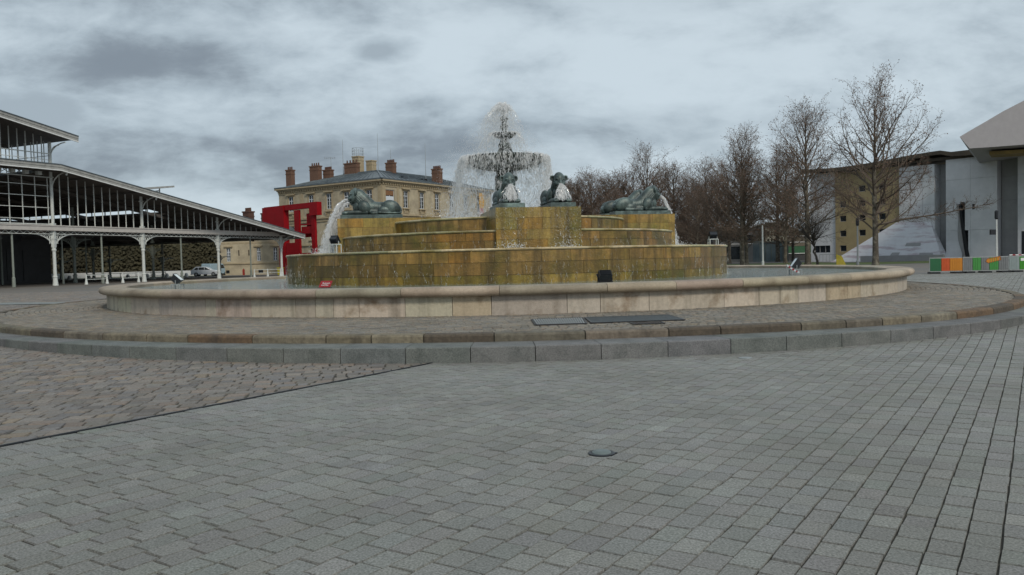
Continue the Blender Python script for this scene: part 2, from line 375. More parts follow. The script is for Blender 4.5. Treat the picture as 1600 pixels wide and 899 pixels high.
def stones_from(name, m, org, ca, sa, U, Vv, zf, cfun, bev, clampf, drop, tilt, polar=None):
    N = len(U)
    um = U.mean(1, keepdims=True); vm = Vv.mean(1, keepdims=True)
    du = np.abs(U - um).max(1, keepdims=True); dv = np.abs(Vv - vm).max(1, keepdims=True)
    Ui = um + (U - um) * (1 - bev / np.maximum(du, 0.01)); Vi = vm + (Vv - vm) * (1 - bev / np.maximum(dv, 0.01))
    AU = np.concatenate([U, Ui], 1); AV = np.concatenate([Vv, Vi], 1)
    if polar: X_, Y_ = polar(AU, AV)
    else: X_ = org[0] + AU * ca - AV * sa; Y_ = org[1] + AU * sa + AV * ca
    if clampf: X_, Y_ = clampf(X_, Y_)
    Zz = zf(X_, Y_)
    tx = RNG.normal(0, tilt, (N, 1)); ty = RNG.normal(0, tilt, (N, 1)); hz = RNG.normal(0, 0.0015, (N, 1))
    Zz = Zz + (AU - um) * tx * 3 + (AV - vm) * ty * 3 + hz
    Zz[:, :4] -= drop
    P = np.stack([X_, Y_, Zz], -1).reshape(-1, 3)
    b = (np.arange(N) * 8)[:, None, None]
    f = np.array([[4, 5, 6, 7], [0, 1, 5, 4], [1, 2, 6, 5], [2, 3, 7, 6], [3, 0, 4, 7]])[None]
    Fq = (b + f).reshape(-1, 4)
    cols = np.repeat(cfun(N, X_[:, 0], Y_[:, 0]), 8, axis=0)
    return np_mesh(name, P, Fq, m, cols, kind='structure')

D0 = np.array([-4.56, 6.99]); D1 = np.array([-1.28, 11.94]); dd = (D1 - D0) / np.linalg.norm(D1 - D0); dn = np.array([dd[1], -dd[0]])   # dn points to the grey side
def side_d(x, y): return (x - D0[0]) * dn[0] + (y - D0[1]) * dn[1]
RB = np.array([10.95, 16.3])           # right-hand border between grey setts and brown cobbles
def side_r(x, y): return (x - RB[0]) * dn[0] + (y - RB[1]) * dn[1]
def outside(x, y, pad=0.0):
    phi = np.arctan2(x - CX, CY - y); return np.hypot(x - CX, y - CY) > r2(phi) + pad
def infr(x, y, m_=11.0): return (np.abs(x) < 0.85 * (y + 3) + m_) & (y > -4)
def grey_cols(N, x, y):
    b = RNG.normal(1.0, 0.05, (N, 1)); b = b * (1 + 0.09 * (RNG.random((N, 1)) > 0.93)) * (1 - 0.07 * (RNG.random((N, 1)) > 0.9))
    t = RNG.normal(0, 0.012, (N, 3)); return np.clip(b + t, 0.5, 1.6)
def brown_cols(N, x, y):
    pal = np.array([[1.0, .99, .98], [1.12, 1.07, 1.02], [1.08, .96, .88], [.86, .88, .93], [.92, .92, .88], [1.15, 1.03, .86], [.80, .78, .77]])
    c = pal[RNG.choice(len(pal), N, p=[.3, .18, .12, .15, .12, .05, .08])]; return c * RNG.normal(1, .09, (N, 1))
ang = atan2(dd[1], dd[0])
def clamp_d(x, y):
    s = side_d(x, y); d = np.maximum(0.02 - s, 0) * (s < 0.02); return x + dn[0] * d, y + dn[1] * d
def clamp_b(x, y):
    s = side_d(x, y); d = np.maximum(s + 0.02, 0); return x - dn[0] * d, y - dn[1] * d
stones('paving', M_granite, D0, ang, 0.163, (0.225, 0.10), lambda x, y: infr(x, y) & (side_d(x, y) > 0.0) & (side_r(x, y) < 0) & outside(x, y) & (y < 24), -16, 26, -4, 24, zg, grey_cols, clampf=clamp_d)
stones('paving', M_granite, D0, ang, 0.163, (0.45, 0.25), lambda x, y: (side_d(x, y) > 0.0) & (side_r(x, y) < 0) & outside(x, y, 0.1) & (y >= 24) & (x > 9), 9, 42, 24, 49, zg, grey_cols, tilt=0.002)
stones('cobbles', M_brown, D0, radians(9), 0.20, (0.215, 0.34), lambda x, y: infr(x, y) & (side_d(x, y) < 0.05) & outside(x, y), -30, 4, -4, 29, zg, brown_cols, gap=0.010, bev=0.012, jit=0.017, clampf=clamp_b, tilt=0.006, drop=0.028)
stones('cobbles', M_brown, D0, ang, 0.19, (0.21, 0.25), lambda x, y: (side_r(x, y) > 0.03) & (np.abs(x) < 0.85 * y + 16) & outside(x, y), -4, 48, -4, 49, zg, brown_cols, gap=0.014, bev=0.012, jit=0.014, tilt=0.006)
stones('cobbles', M_brown, (-20, 30), radians(24), 0.24, (0.30, 0.3), lambda x, y: (np.abs(x) < 0.70 * y + 2) & outside(x, y, .1), -42, -12, 29, 56, lambda x, y: zg(x, y) + .004, brown_cols, gap=0.016, bev=0.014, jit=0.02, tilt=0.006)
# drain slot between the two pavings
mb = MB()
a = D0 - dd * 12; b = D1 + dd * 0.9
for k in range(60):
    p = a + (b - a) * k / 60; q = a + (b - a) * (k + 0.985) / 60
    for o_, w in ((-0.012, 0.012), (0.014, 0.010)):
        pp = p + dn * o_; qq = q + dn * o_
        mb.bar((pp[0], pp[1], zg(0, pp[1]) - 0.004), (qq[0], qq[1], zg(0, qq[1]) - 0.004), w, 0.03)
mb.build('drain_slot', M_black, None, kind='structure')
# surfaces beyond the laid stones
sheet('forecourt', [((-70, 29), (-42, 29), (-42, 56), (-70, 56)), ((-34, 17), (-20.4, 17), (-20.4, 29), (-34, 29))], M_far, 0.003, sub=14)
sheet('forecourt', [((-120, 56), (90, 56), (90, 150), (-120, 150)), ((-11, 49), (90, 49), (90, 56), (-11, 56))], M_far, 0.0, sub=12)
sheet('forecourt', [((9, 44), (9, 49), (-11, 49), (-11, 44))], M_far, 0.003, sub=6)
M_pale = mat('pale_granite_band', (0.20, 0.215, 0.205), 0.6, 0.1, 3)
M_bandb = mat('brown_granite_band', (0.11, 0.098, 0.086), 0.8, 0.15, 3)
sheet('paving_band', [((-30, 30.0), (-15.9, 28.0), (-16.4, 29.3), (-30, 33.5))], M_pale, 0.016, sub=8)
sheet('paving_band', [((-60, 37.2), (-16, 43.6), (-16, 44.0), (-60, 37.7))], M_pale, 0.017, sub=8)
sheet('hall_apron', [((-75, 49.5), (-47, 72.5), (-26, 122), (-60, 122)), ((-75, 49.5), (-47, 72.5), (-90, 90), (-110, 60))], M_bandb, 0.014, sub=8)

# platform of brown cobbles, with its two kerbs
ZP = 0.368
mb = MB(); n = 180
ring = [pol(float(r2(2 * pi * k / n)) - 0.02, 2 * pi * k / n, ZP - 0.015) for k in range(n)]; ringb = [(p[0], p[1], -0.3) for p in ring]
mb.add(ring + ringb, [tuple(range(n))] + [(k, (k + 1) % n, n + (k + 1) % n, n + k) for k in range(n)])
mb.build('platform', M_joint, None, kind='structure')
rows = []
r = 13.72
Ur, Vr = [], []
while r < 17.9:
    w = random.uniform(0.125, 0.15); nn = int(2 * pi * r / 0.165); off = random.random()
    ed = (np.arange(nn + 1) + off + RNG.uniform(-0.16, 0.16, nn + 1)) / nn * 2 * pi; ed[-1] = ed[0] + 2 * pi
    pc = (ed[:-1] + ed[1:]) / 2; ok = (r + w < r2(pc) - 0.24)
    gp = 0.005 / r
    a0 = ed[:-1][ok] + gp; a1 = ed[1:][ok] - gp
    Ur.append(np.stack([a0, a1, a1, a0], 1)); Vr.append(np.stack([np.full(len(a0), r + .004)] * 2 + [np.full(len(a0), r + w - .004)] * 2, 1)); r += w
Ur = np.concatenate(Ur); Vr = np.concatenate(Vr); Vr = Vr + RNG.uniform(-.006, .006, Vr.shape)
def polr(u, v): return CX + v * np.sin(u), CY - v * np.cos(u)
Us = Ur * 16.0
M_plat = mat('platform_setts', (0.215, 0.196, 0.166), 0.75, 0.3, 30, 0.6, 70, attr=True, color2=(0.17, 0.155, 0.128), c2scale=0.9, c2lo=0.4, c2hi=0.65)
stones_from('platform_cobbles', M_plat, (0, 0), 1, 0, Us, Vr, lambda x, y: np.full(x.shape, ZP), brown_cols, 0.014, None, 0.014, 0.006, polar=lambda u, v: polr(u / 16.0, v))

def sweep(mb, prof, a0, a1, col=(1, 1, 1), rf=None, step=radians(1.6)):
    """closed profile (dr,z) swept round the fountain axis as one block"""
    n = max(1, int(abs(a1 - a0) / step)); m_ = len(prof); V = []; F = []
    for i in range(n + 1):
        a = a0 + (a1 - a0) * i / n; base = float(rf(a)) if rf else 0.0
        for dr, z in prof: V.append(pol(base + dr, a, z))
    for i in range(n):
        for k in range(m_):
            k2 = (k + 1) % m_; F.append((i * m_ + k, i * m_ + k2, (i + 1) * m_ + k2, (i + 1) * m_ + k))
    F.append(tuple(range(m_))); F.append(tuple(n * m_ + k for k in range(m_))[::-1])
    mb.add(V, F, col)
def ringblocks(mb, prof, R, L0, L1, gap, colf, rf=None, a_from=-pi, a_to=pi, step=radians(1.6)):
    a = a_from
    while a < a_to - 1e-4:
        b = min(a + random.uniform(L0, L1) / R, a_to)
        if a_to - b < 0.3 * L0 / R: b = a_to
        sweep(mb, prof, a + gap / 2 / R, b - gap / 2 / R, colf(), rf, step); a = b
def gcol(base=1.0, s=0.08, t=0.02):
    b = random.gauss(base, s); return (b + random.gauss(0, t), b + random.gauss(0, t), b + random.gauss(0, t))
mb = MB()
ringblocks(mb, [(-0.9, 0.0 - 0.3), (0.0, -0.3), (0.0, 0.225), (-0.012, 0.24), (-0.9, 0.24)], 18.7, 0.95, 1.05, 0.012, lambda: gcol(1, .07), r1, radians(-75), radians(75))
mb.build('kerb', M_kerb, None, kind='structure')
mb = MB()
def kc():
    q = random.random()
    if q < 0.10: return (1.0, 0.74, 0.58)
    if q < 0.26: return (1.25, 1.22, 1.15)
    if q < 0.42: return (0.62, 0.56, 0.54)
    return gcol(1, .15, .04)
ringblocks(mb, [(-0.26, -0.2), (0.0, -0.2), (0.0, 0.335), (-0.018, 0.363), (-0.05, 0.374), (-0.26, 0.374)], 17.9, 0.75, 1.6, 0.022, kc, r2)
mb.build('kerb', M_kerb2, None, kind='structure')

# ------------------------------------------------------------------ fountain
ftn = empty('fountain', (0, 0, 0), 0, 'large round tiered ochre stone fountain with central bronze bowls and a pale outer basin', 'fountain')
mb = MB()
def bc():
    q = random.random(); return gcol(1, .07, .02) if q < .85 else (0.95, 0.88, 0.78)
ringblocks(mb, [(-0.28, 0.30), (0.0, 0.30), (0.0, 0.785), (-0.28, 0.785)], 13.8, 0.35, 1.9, 0.012, bc, lambda a: 13.75)
sweep(mb, [(-0.62, 0.2), (-0.30, 0.2), (-0.30, 0.80), (-0.62, 0.80)], -pi, pi, (.85, .9, .8), lambda a: 13.8)
mb.build('basin_wall', M_basin, ftn)
mb = MB()
prof = [(-0.60, 0.79), (0.02, 0.79)] + [(0.06 + 0.105 * cos(t), 0.885 + 0.1 * sin(t)) for t in np.linspace(-1.3, 1.35, 8)] + [(-0.02, 0.992), (-0.52, 0.986), (-0.60, 0.95)]
ringblocks(mb, prof, 13.8, 1.5, 2.3, 0.010, lambda: gcol(1, .09, .02), lambda a: 13.8)
mb.build('basin_coping', M_coping, ftn, smooth=True)
M_bwater = M_water
mb = MB(); n = 96
mb.add([pol(13.22, 2 * pi * k / n, 0.86) for k in range(n)], [tuple(range(n))]); wobj = mb.build('water', M_bwater, None, fix=False, kind='structure')

def tc_():
    q = random.random()
    if q < .12: return (1.30, 1.28, 1.6)
    if q < .25: return (1.08, .90, .62)
    if q < .37: return (.74, .80, .72)
    return gcol(1, .13, .03)
def tier(R, ztop, courses, L0, L1, rad_in):
    mb = MB(); z1 = ztop - 0.075
    for i, z0 in enumerate(courses):
        d = random.uniform(-.006, .006)
        ringblocks(mb, [(-0.3, z0 + .010), (d, z0 + .010), (d, z1 - .002), (-0.3, z1 - .002)], R, L0, L1, 0.013, (lambda i=i: tuple(q * w for q, w in zip(tc_(), ((1.12, 1.08, 1.1), (.95, .93, .9), (.97, 1.06, .72))[min(i, 2) if len(courses) > 2 else i]))), lambda a: R, step=radians(2.5)); z1 = z0
    sweep(mb, [(-0.34, courses[-1]), (-0.012, courses[-1]), (-0.012, ztop - .08), (-0.34, ztop - .08)], -pi, pi, (.35, .35, .35), lambda a: R, step=radians(3))
    mb.build('tier_wall', M_tier, ftn)
    mb = MB()
    ringblocks(mb, [(-0.36, ztop - .07), (0.015, ztop - .07), (0.04, ztop - .05), (0.045, ztop - .02), (0.02, ztop), (-0.36, ztop)], R, 1.2, 1.9, .006, lambda: gcol(1, .12, .04), lambda a: R)
    mb.build('tier_coping', M_tiercap, ftn, smooth=True)
    mb = MB(); n = 72
    mb.add([pol(R - .3, 2 * pi * k / n, ztop - 0.012) for k in range(n)], [tuple(range(n))]); o = mb.build('water_sheet', M_water, ftn, fix=False)
tier(8.13, 1.865, [1.46, 1.10, 0.72], 0.5, 1.9, 0)
tier(6.2, 2.45, [2.12, 1.84], 0.5, 1.2, 0)
tier(4.42, 2.965, [2.42], 0.5, 1.0, 0)

TH = radians(9.5)
PH_FRONT = TH        # pedestal directions: front, right, back, left
PED = [('front', TH), ('right', TH + pi / 2), ('back', TH + pi), ('left', TH - pi / 2)]
RP = 6.27; HW = 1.33; ZT = 3.12
def ped_frame(phi):
    f = Vector((sin(phi), -cos(phi), 0)); t = Vector((cos(phi), sin(phi), 0)); o = Vector((CX, CY, 0))
    return lambda r, s, z: o + f * r + t * s + Vector((0, 0, z))
for nm, phi in PED:
    P = ped_frame(phi); mb = MB()
    fr = lambda x, y, z: P(x, y, z)
    mb.box(2.6, RP - .03, -HW + .03, HW - .03, 1.5, ZT - .004, (.4, .4, .35), fr)
    zc = [1.70, 2.14, 2.45, 2.80, ZT]
    def run(z0, z1, L, place, c0, c1):
        s = 0
        while s < L - 1e-3:
            e_ = min(s + random.uniform(.42, 1.15), L)
            if L - e_ < .25: e_ = L
            place(s + (.004 if s > 0 else 0), e_ - (.004 if e_ < L else 0), z0 + .004, z1 - (.004 if z1 < ZT else 0)); s = e_
    def stc():
        q = tc_(); return (q[0] * 1.15, q[1] * 1.25, q[2] * 1.2)
    for i in range(4):
        run(zc[i], zc[i + 1], 2 * HW, lambda a, b, z0, z1: mb.box(RP - .25, RP, -HW + a, -HW + b, z0, z1, stc(), fr), 0, 0)
        for sg in (-1, 1):
            y0, y1 = (HW - .2, HW) if sg > 0 else (-HW, -HW + .2)
            run(zc[i], zc[i + 1], RP - 2.6 - .252, lambda a, b, z0, z1: mb.box(2.6 + a, 2.6 + b, y0, y1, z0, z1, stc(), fr), 0, 0)
    mb.build('pedestal', M_tier, ftn)
# bronze column and bowls
mb = MB()
mb.lathe([(.95, 2.9), (.95, 3.05), (.72, 3.12), (.6, 3.3), (.46, 3.5), (.40, 3.7), (.36, 4.1), (.34, 4.5), (.40, 4.62), (.40, 4.7), (.33, 4.78), (.34, 4.95), (.42, 5.0)], 28, (CX, CY, 0))
for k in range(12):
    a = 2 * pi * k / 12; mb.tube([(CX + .37 * cos(a), CY + .37 * sin(a), 3.75), (CX + .35 * cos(a), CY + .35 * sin(a), 4.55)], .035, 6)
mb.build('column', M_bronze2, ftn, smooth=True)
mb = MB()
mb.lathe([(.30, 4.95), (.55, 4.98), (1.0, 5.08), (1.38, 5.22), (1.60, 5.31), (1.66, 5.34), (1.67, 5.40), (1.61, 5.42), (1.5, 5.36), (.9, 5.22), (.2, 5.16)], 56, (CX, CY, 0))
for k in range(28):
    a = 2 * pi * k / 28; mb.tube([(CX + r_ * cos(a), CY + r_ * sin(a), z_) for r_, z_ in ((.6, 4.97), (1.0, 5.06), (1.4, 5.215))], [.02, .03, .02], 6)
mb.build('large_bowl', M_bronze2, ftn, smooth=True)
mb = MB()
mb.lathe([(.30, 5.15), (.22, 5.3), (.17, 5.5), (.20, 5.75), (.25, 5.9), (.18, 6.02), (.16, 6.1)], 20, (CX, CY, 0))
for k in range(5):
    a = 2 * pi * k / 5; mb.tube([(CX + .2 * cos(a), CY + .2 * sin(a), 5.2), (CX + .3 * cos(a), CY + .3 * sin(a), 5.5), (CX + .19 * cos(a), CY + .19 * sin(a), 5.85)], [.05, .07, .04], 8)
mb.build('upper_stem', M_bronze2, ftn, smooth=True)
mb = MB()
mb.lathe([(.12, 6.1), (.30, 6.17), (.44, 6.28), (.46, 6.34), (.42, 6.35), (.25, 6.25), (.02, 6.22)], 28, (CX, CY, 0))
mb.build('small_bowl', M_bronze2, ftn, smooth=True)
mb = MB()
mb.lathe([(.10, 6.2), (.07, 6.35), (.12, 6.5), (.16, 6.62), (.09, 6.72), (.13, 6.82), (.17, 6.9), (.10, 6.99), (.03, 7.02)], 16, (CX, CY, 0))
mb.build('finial', M_bronze2, ftn, smooth=True)

# ------------------------------------------------------------------ lions
def ellip(bm, c, r, rot=None):
    m_ = Matrix.Translation(c) @ (rot.to_4x4() if rot else Matrix()) @ Matrix.Diagonal((*r, 1))
    bmesh.ops.create_icosphere(bm, subdivisions=3, radius=1, matrix=m_)
def caps(bm, a, b, ra, rb, n=7):
    a = Vector(a); b = Vector(b)
    for i in range(n + 1):
        t = i / n; p = a.lerp(b, t); r_ = ra + (rb - ra) * t; ellip(bm, p, (r_, r_, r_))
def lion_mesh():
    bm = bmesh.new(); zp = 0.14
    def E(x, y, z, rx, ry, rz, rot=None): ellip(bm, (x, y, z + zp), (rx, ry, rz), rot)
    def K(a, b, ra, rb, n=7): caps(bm, (a[0], a[1], a[2] + zp), (b[0], b[1], b[2] + zp), ra, rb, n)
    # trunk: low waist, deep chest
    K((-.72, 0, .24), (-.2, 0, .25), .235, .225, 6); K((-.2, 0, .25), (.28, 0, .30), .225, .27, 6)
    E(-.1, 0, .12, .6, .26, .16)
    E(.12, 0, .40, .26, .22, .17)
    # haunches
    for s in (-1, 1):
        E(-.70, .20 * s, .27, .34, .145, .255, Matrix.Rotation(radians(-14), 3, 'Y'))
        E(-.45, .27 * s, .15, .22, .09, .15)
        K((-.62, .30 * s, .06), (-.12, .31 * s, .055), .075, .06, 8); E(-.06, .31 * s, .05, .10, .075, .055)
        # shoulder, straight foreleg, paw and toes
        E(.26, .22 * s, .26, .21, .12, .25, Matrix.Rotation(radians(16), 3, 'Y'))
        K((.18, .23 * s, .09), (.86, .20 * s, .085), .088, .078, 12)
        E(.92, .20 * s, .07, .135, .10, .07)
        for q in (-.055, -.018, .018, .055): E(1.01, .20 * s + q, .055, .05, .022, .042)
    E(-.98, 0, .16, .12, .2, .17)
    # maned neck as a smooth upright mass leaning to the head
    for i in range(12):
        t = i / 11; E(.22 + .33 * t, 0, .34 + .40 * t, .27 - .05 * t, .235 - .07 * t, .30 - .07 * t)
    E(.48, 0, .30, .19, .20, .26)
    for i in range(14):
        t = i / 13; E(-.02 + .47 * t, 0, .27 + .45 * t, .24, .185 + .03 * (1 - t), .235)
        E(.15 + .36 * t, 0, .24 + .36 * t, .24, .18, .23)
    # ruff: thick ring framing the face
    for k in range(26):
        a = 2 * pi * k / 26; y = .150 * cos(a); z = .695 + .245 * sin(a); x = .60 - .05 * sin(a)
        E(x, y, z, .075, .05, .05)
    for sd_ in (-1, 1):
        for k in range(9):
            a0 = radians(78 - k * 17); y0 = .165 * cos(a0) * sd_; z0 = .69 + .24 * sin(a0)
            K((.56, y0, z0), (.56 - .34 + .02 * k, (.17 + .03 * min(k, 5) / 5) * cos(a0 * .9) * sd_ * 1.12, max(z0 - .22 - .012 * k, .12)), .034, .022, 12)
    # skull, brow, cheeks, muzzle, jaw
    E(.56, 0, .73, .17, .155, .20)
    E(.63, 0, .66, .14, .145, .15)
    for s in (-1, 1):
        E(.705, .075 * s, .765, .055, .06, .028); E(.74, .055 * s, .595, .085, .06, .058)
        E(.66, .11 * s, .62, .09, .06, .085)
        # round ear with a hollow look made of a ring
        for k in range(12):
            a = 2 * pi * k / 12; E(.55, .215 * s + .055 * cos(a), .80 + .068 * sin(a), .035, .026, .026)
        E(.53, .215 * s, .80, .025, .055, .065)
        E(.74, .062 * s, .72, .022, .026, .020)
    K((.71, 0, .74), (.805, 0, .64), .042, .045, 5); E(.825, 0, .635, .032, .048, .028)
    E(.73, 0, .50, .075, .06, .04)
    # tail laid along the flank
    pts = [(-1.04, 0.05, .12), (-1.05, .22, .06), (-.9, .335, .05), (-.66, .37, .05), (-.45, .375, .06), (-.32, .37, .07)]
    for a, b in zip(pts[:-1], pts[1:]): K(a, b, .036, .034, 6)
    E(-.30, .37, .07, .07, .045, .045)
    me = bpy.data.meshes.new('lion_body'); bm.to_mesh(me); bm.free()
    o = bpy.data.objects.new('tmp', me); C.objects.link(o)
    md = o.modifiers.new('r', 'REMESH'); md.mode = 'VOXEL'; md.voxel_size = 0.0125; md.use_smooth_shade = True
    ms = o.modifiers.new('s', 'SMOOTH'); ms.iterations = 3; ms.factor = 0.5
    dg = bpy.context.evaluated_depsgraph_get(); me2 = bpy.data.meshes.new_from_object(o.evaluated_get(dg))
    bpy.data.objects.remove(o); me2.materials.clear(); me2.materials.append(M_bronze)
    me2.polygons.foreach_set('use_smooth', [True] * len(me2.polygons))
    return me2
lion_me = lion_mesh()
def plinth():
    mb = MB(); L, W, H = 1.10, .40, .14
    for z0, z1, d in ((0, .115, 0), (.115, .14, .012)): mb.box(-L + d, L - d, -W + d, W - d, z0, z1)
    return mb
lion0 = empty('lion_statue', (0, 0, 0), 0, 'x', 'lion statue', 'bronze lions on the fountain pedestals')
ob = bpy.data.objects.new('lion_body', lion_me); C.objects.link(ob); ob.parent = lion0
plinth().build('plinth', M_bronze, lion0)
LL = {('front', -1): 'left one of the two green bronze lions facing us on the front pedestal', ('front', 1): 'right one of the two green bronze lions facing us on the front pedestal',
      ('left', 1): 'bronze lion in profile facing left on the left pedestal', ('left', -1): 'bronze lion hidden behind the left-facing lion on the left pedestal',
      ('right', -1): 'nearer bronze lion in profile facing right on the right pedestal', ('right', 1): 'farther bronze lion, its hump showing behind the right-facing lion'}
JL = {('front', -1): 'fan of white water spouting from the front left lion', ('front', 1): 'fan of white water spouting from the front right lion',
      ('left', 1): 'long foaming white jet falling from the mouth of the left-facing lion', ('left', -1): 'jet behind the foaming jet of the left-facing lion',
      ('right', -1): 'white jet falling from the mouth of the right-facing lion', ('right', 1): 'jet farther back beside the right pedestal'}
first = True
lions = []
for nm, phi in PED:
    if nm == 'back': continue
    P = ped_frame(phi)
    for s in (-1, 1):
        o = lion0 if first else copy_tree(lion0); first = False
        p = P(RP - .10 - 1.10, .80 * s, ZT + .003); o.location = p
        o.rotation_euler = (0, 0, phi - pi / 2); o['label'] = LL[(nm, s)]
        lions.append((nm, s, P))

# ------------------------------------------------------------------ water in the air
def drops(P_, D_, L_, R_):
    P_ = np.asarray(P_, float); D_ = np.asarray(D_, float); N = len(P_)
    D_ = D_ / np.maximum(np.linalg.norm(D_, axis=1, keepdims=True), 1e-6)
    ref = np.where(np.abs(D_[:, 2:3]) > .9, np.array([[1., 0, 0]]), np.array([[0, 0, 1.]]))
    A = np.cross(D_, ref); A /= np.linalg.norm(A, axis=1, keepdims=True); B = np.cross(D_, A)
    L_ = np.asarray(L_)[:, None]; R_ = np.asarray(R_)[:, None]
    w = RNG.uniform(.5, 1.4, (N, 1))
    V = np.stack([P_ - D_ * L_, P_ + A * R_ * w, P_ + B * R_, P_ - A * R_ * w, P_ - B * R_, P_ + D_ * L_], 1)
    f = np.array([[0, 2, 1], [0, 3, 2], [0, 4, 3], [0, 1, 4], [5, 1, 2], [5, 2, 3], [5, 3, 4], [5, 4, 1]])
    return V.reshape(-1, 3), ((np.arange(N) * 6)[:, None, None] + f[None]).reshape(-1, 3)
G = 9.81
def ballistic(p0, v0, t):
    p0 = np.asarray(p0, float); v0 = np.asarray(v0, float); t = np.asarray(t)[:, None]
    g_ = np.array([0, 0, -G]); return p0 + v0 * t + .5 * g_ * t * t, v0 + g_ * t
PP, DD, LD, RD = [], [], [], []
def emit(p, v, L, R): PP.append(p); DD.append(v); LD.append(L); RD.append(R)
cen = np.array([CX, CY, 0])
wind = np.array([-0.30, 0.0, 0.0])
# top dome
for k in range(300):
    a = RNG.uniform(0, 2 * pi); vr = RNG.uniform(.25, 1.45) ; vz = 3.2 - .55 * vr ** 2 + RNG.normal(0, .10); n = 30
    t = RNG.uniform(0.02, .92, n); p, v = ballistic(cen + [0, 0, 6.98], [vr * cos(a) - .12, vr * sin(a), vz], t); p = p + wind * .5 * (t ** 2)[:, None]
    p = p + RNG.normal(0, .014, p.shape); ok = p[:, 2] > 5.35
    emit(p[ok], v[ok], RNG.uniform(.015, .065, ok.sum()), RNG.uniform(.0028, .007, ok.sum()))
# small bowl overflow
for k in range(120):
    a = 2 * pi * k / 120 + RNG.normal(0, .03); n = 18; t = RNG.uniform(0, .46, n)
    p, v = ballistic(cen + [.46 * cos(a), .46 * sin(a), 6.36], [RNG.uniform(.5, 1.4) * cos(a) - .1, RNG.uniform(.5, 1.4) * sin(a), RNG.uniform(0, .5)], t)
    p = p + RNG.normal(0, .012, p.shape); emit(p, v, RNG.uniform(.015, .07, n), RNG.uniform(.003, .007, n))
# big bowl curtain
for k in range(300):
    a = 2 * pi * k / 300 + RNG.normal(0, .02); st = RNG.random(); vv = RNG.uniform(.02, .50) ** 1.0; n = int(RNG.uniform(34, 105) * (1.0 if abs(a % (2 * pi) - 1.5 * pi) > .9 else .65))
    tc0 = RNG.uniform(0, .72, 5); t = np.clip(np.where(RNG.random(n) < .45, RNG.uniform(0, .71, n) ** .8, tc0[RNG.integers(0, 5, n)] + RNG.normal(0, .022, n)), 0, .72)
    p, v = ballistic(cen + [1.66 * cos(a), 1.66 * sin(a), 5.42], [vv * cos(a), vv * sin(a), RNG.uniform(-.1, .2)], t)
    p = p + wind * ((1.1 + 2.6 * RNG.random(n) ** 2) * t ** 2)[:, None] + RNG.normal(0, 1, p.shape) * (.010 + .075 * t[:, None])
    ok = p[:, 2] > 2.98; emit(p[ok], v[ok], RNG.uniform(.02, .10, ok.sum()), RNG.uniform(.0028, .0075, ok.sum()))
    if st > .5:     # a clinging runnel on the underside
        n = 9; q = np.linspace(0, 1, n); rr = 1.62 - q * RNG.uniform(.4, 1.1); zz = 5.38 - .10 * q * 3 * .9
        p = np.stack([CX + rr * cos(a), CY + rr * sin(a), zz - RNG.uniform(0, .2, n)], -1); emit(p, np.tile([0, 0, -1.], (n, 1)), RNG.uniform(.04, .12, n), RNG.uniform(.005, .011, n))
# windblown mist of fine drops to the left
n = 26000
a = RNG.uniform(0, 2 * pi, n); rr = RNG.normal(1.60, .30, n); z = RNG.uniform(3.0, 7.0, n); rr = np.where(z > 5.4, RNG.uniform(.2, 1.5, n) * np.clip(7.4 - z, 0.2, 2) * .75, rr)
p = np.stack([CX + rr * np.cos(a) - .55 * RNG.random(n) ** 2 - .30 * np.clip(5.8 - z, 0, 2) * RNG.random(n), CY + rr * np.sin(a), z], -1)
emit(p, np.tile([-.2, 0, -1.], (n, 1)) + RNG.normal(0, .2, (n, 3)), RNG.uniform(.006, .025, n), RNG.uniform(.002, .005, n))
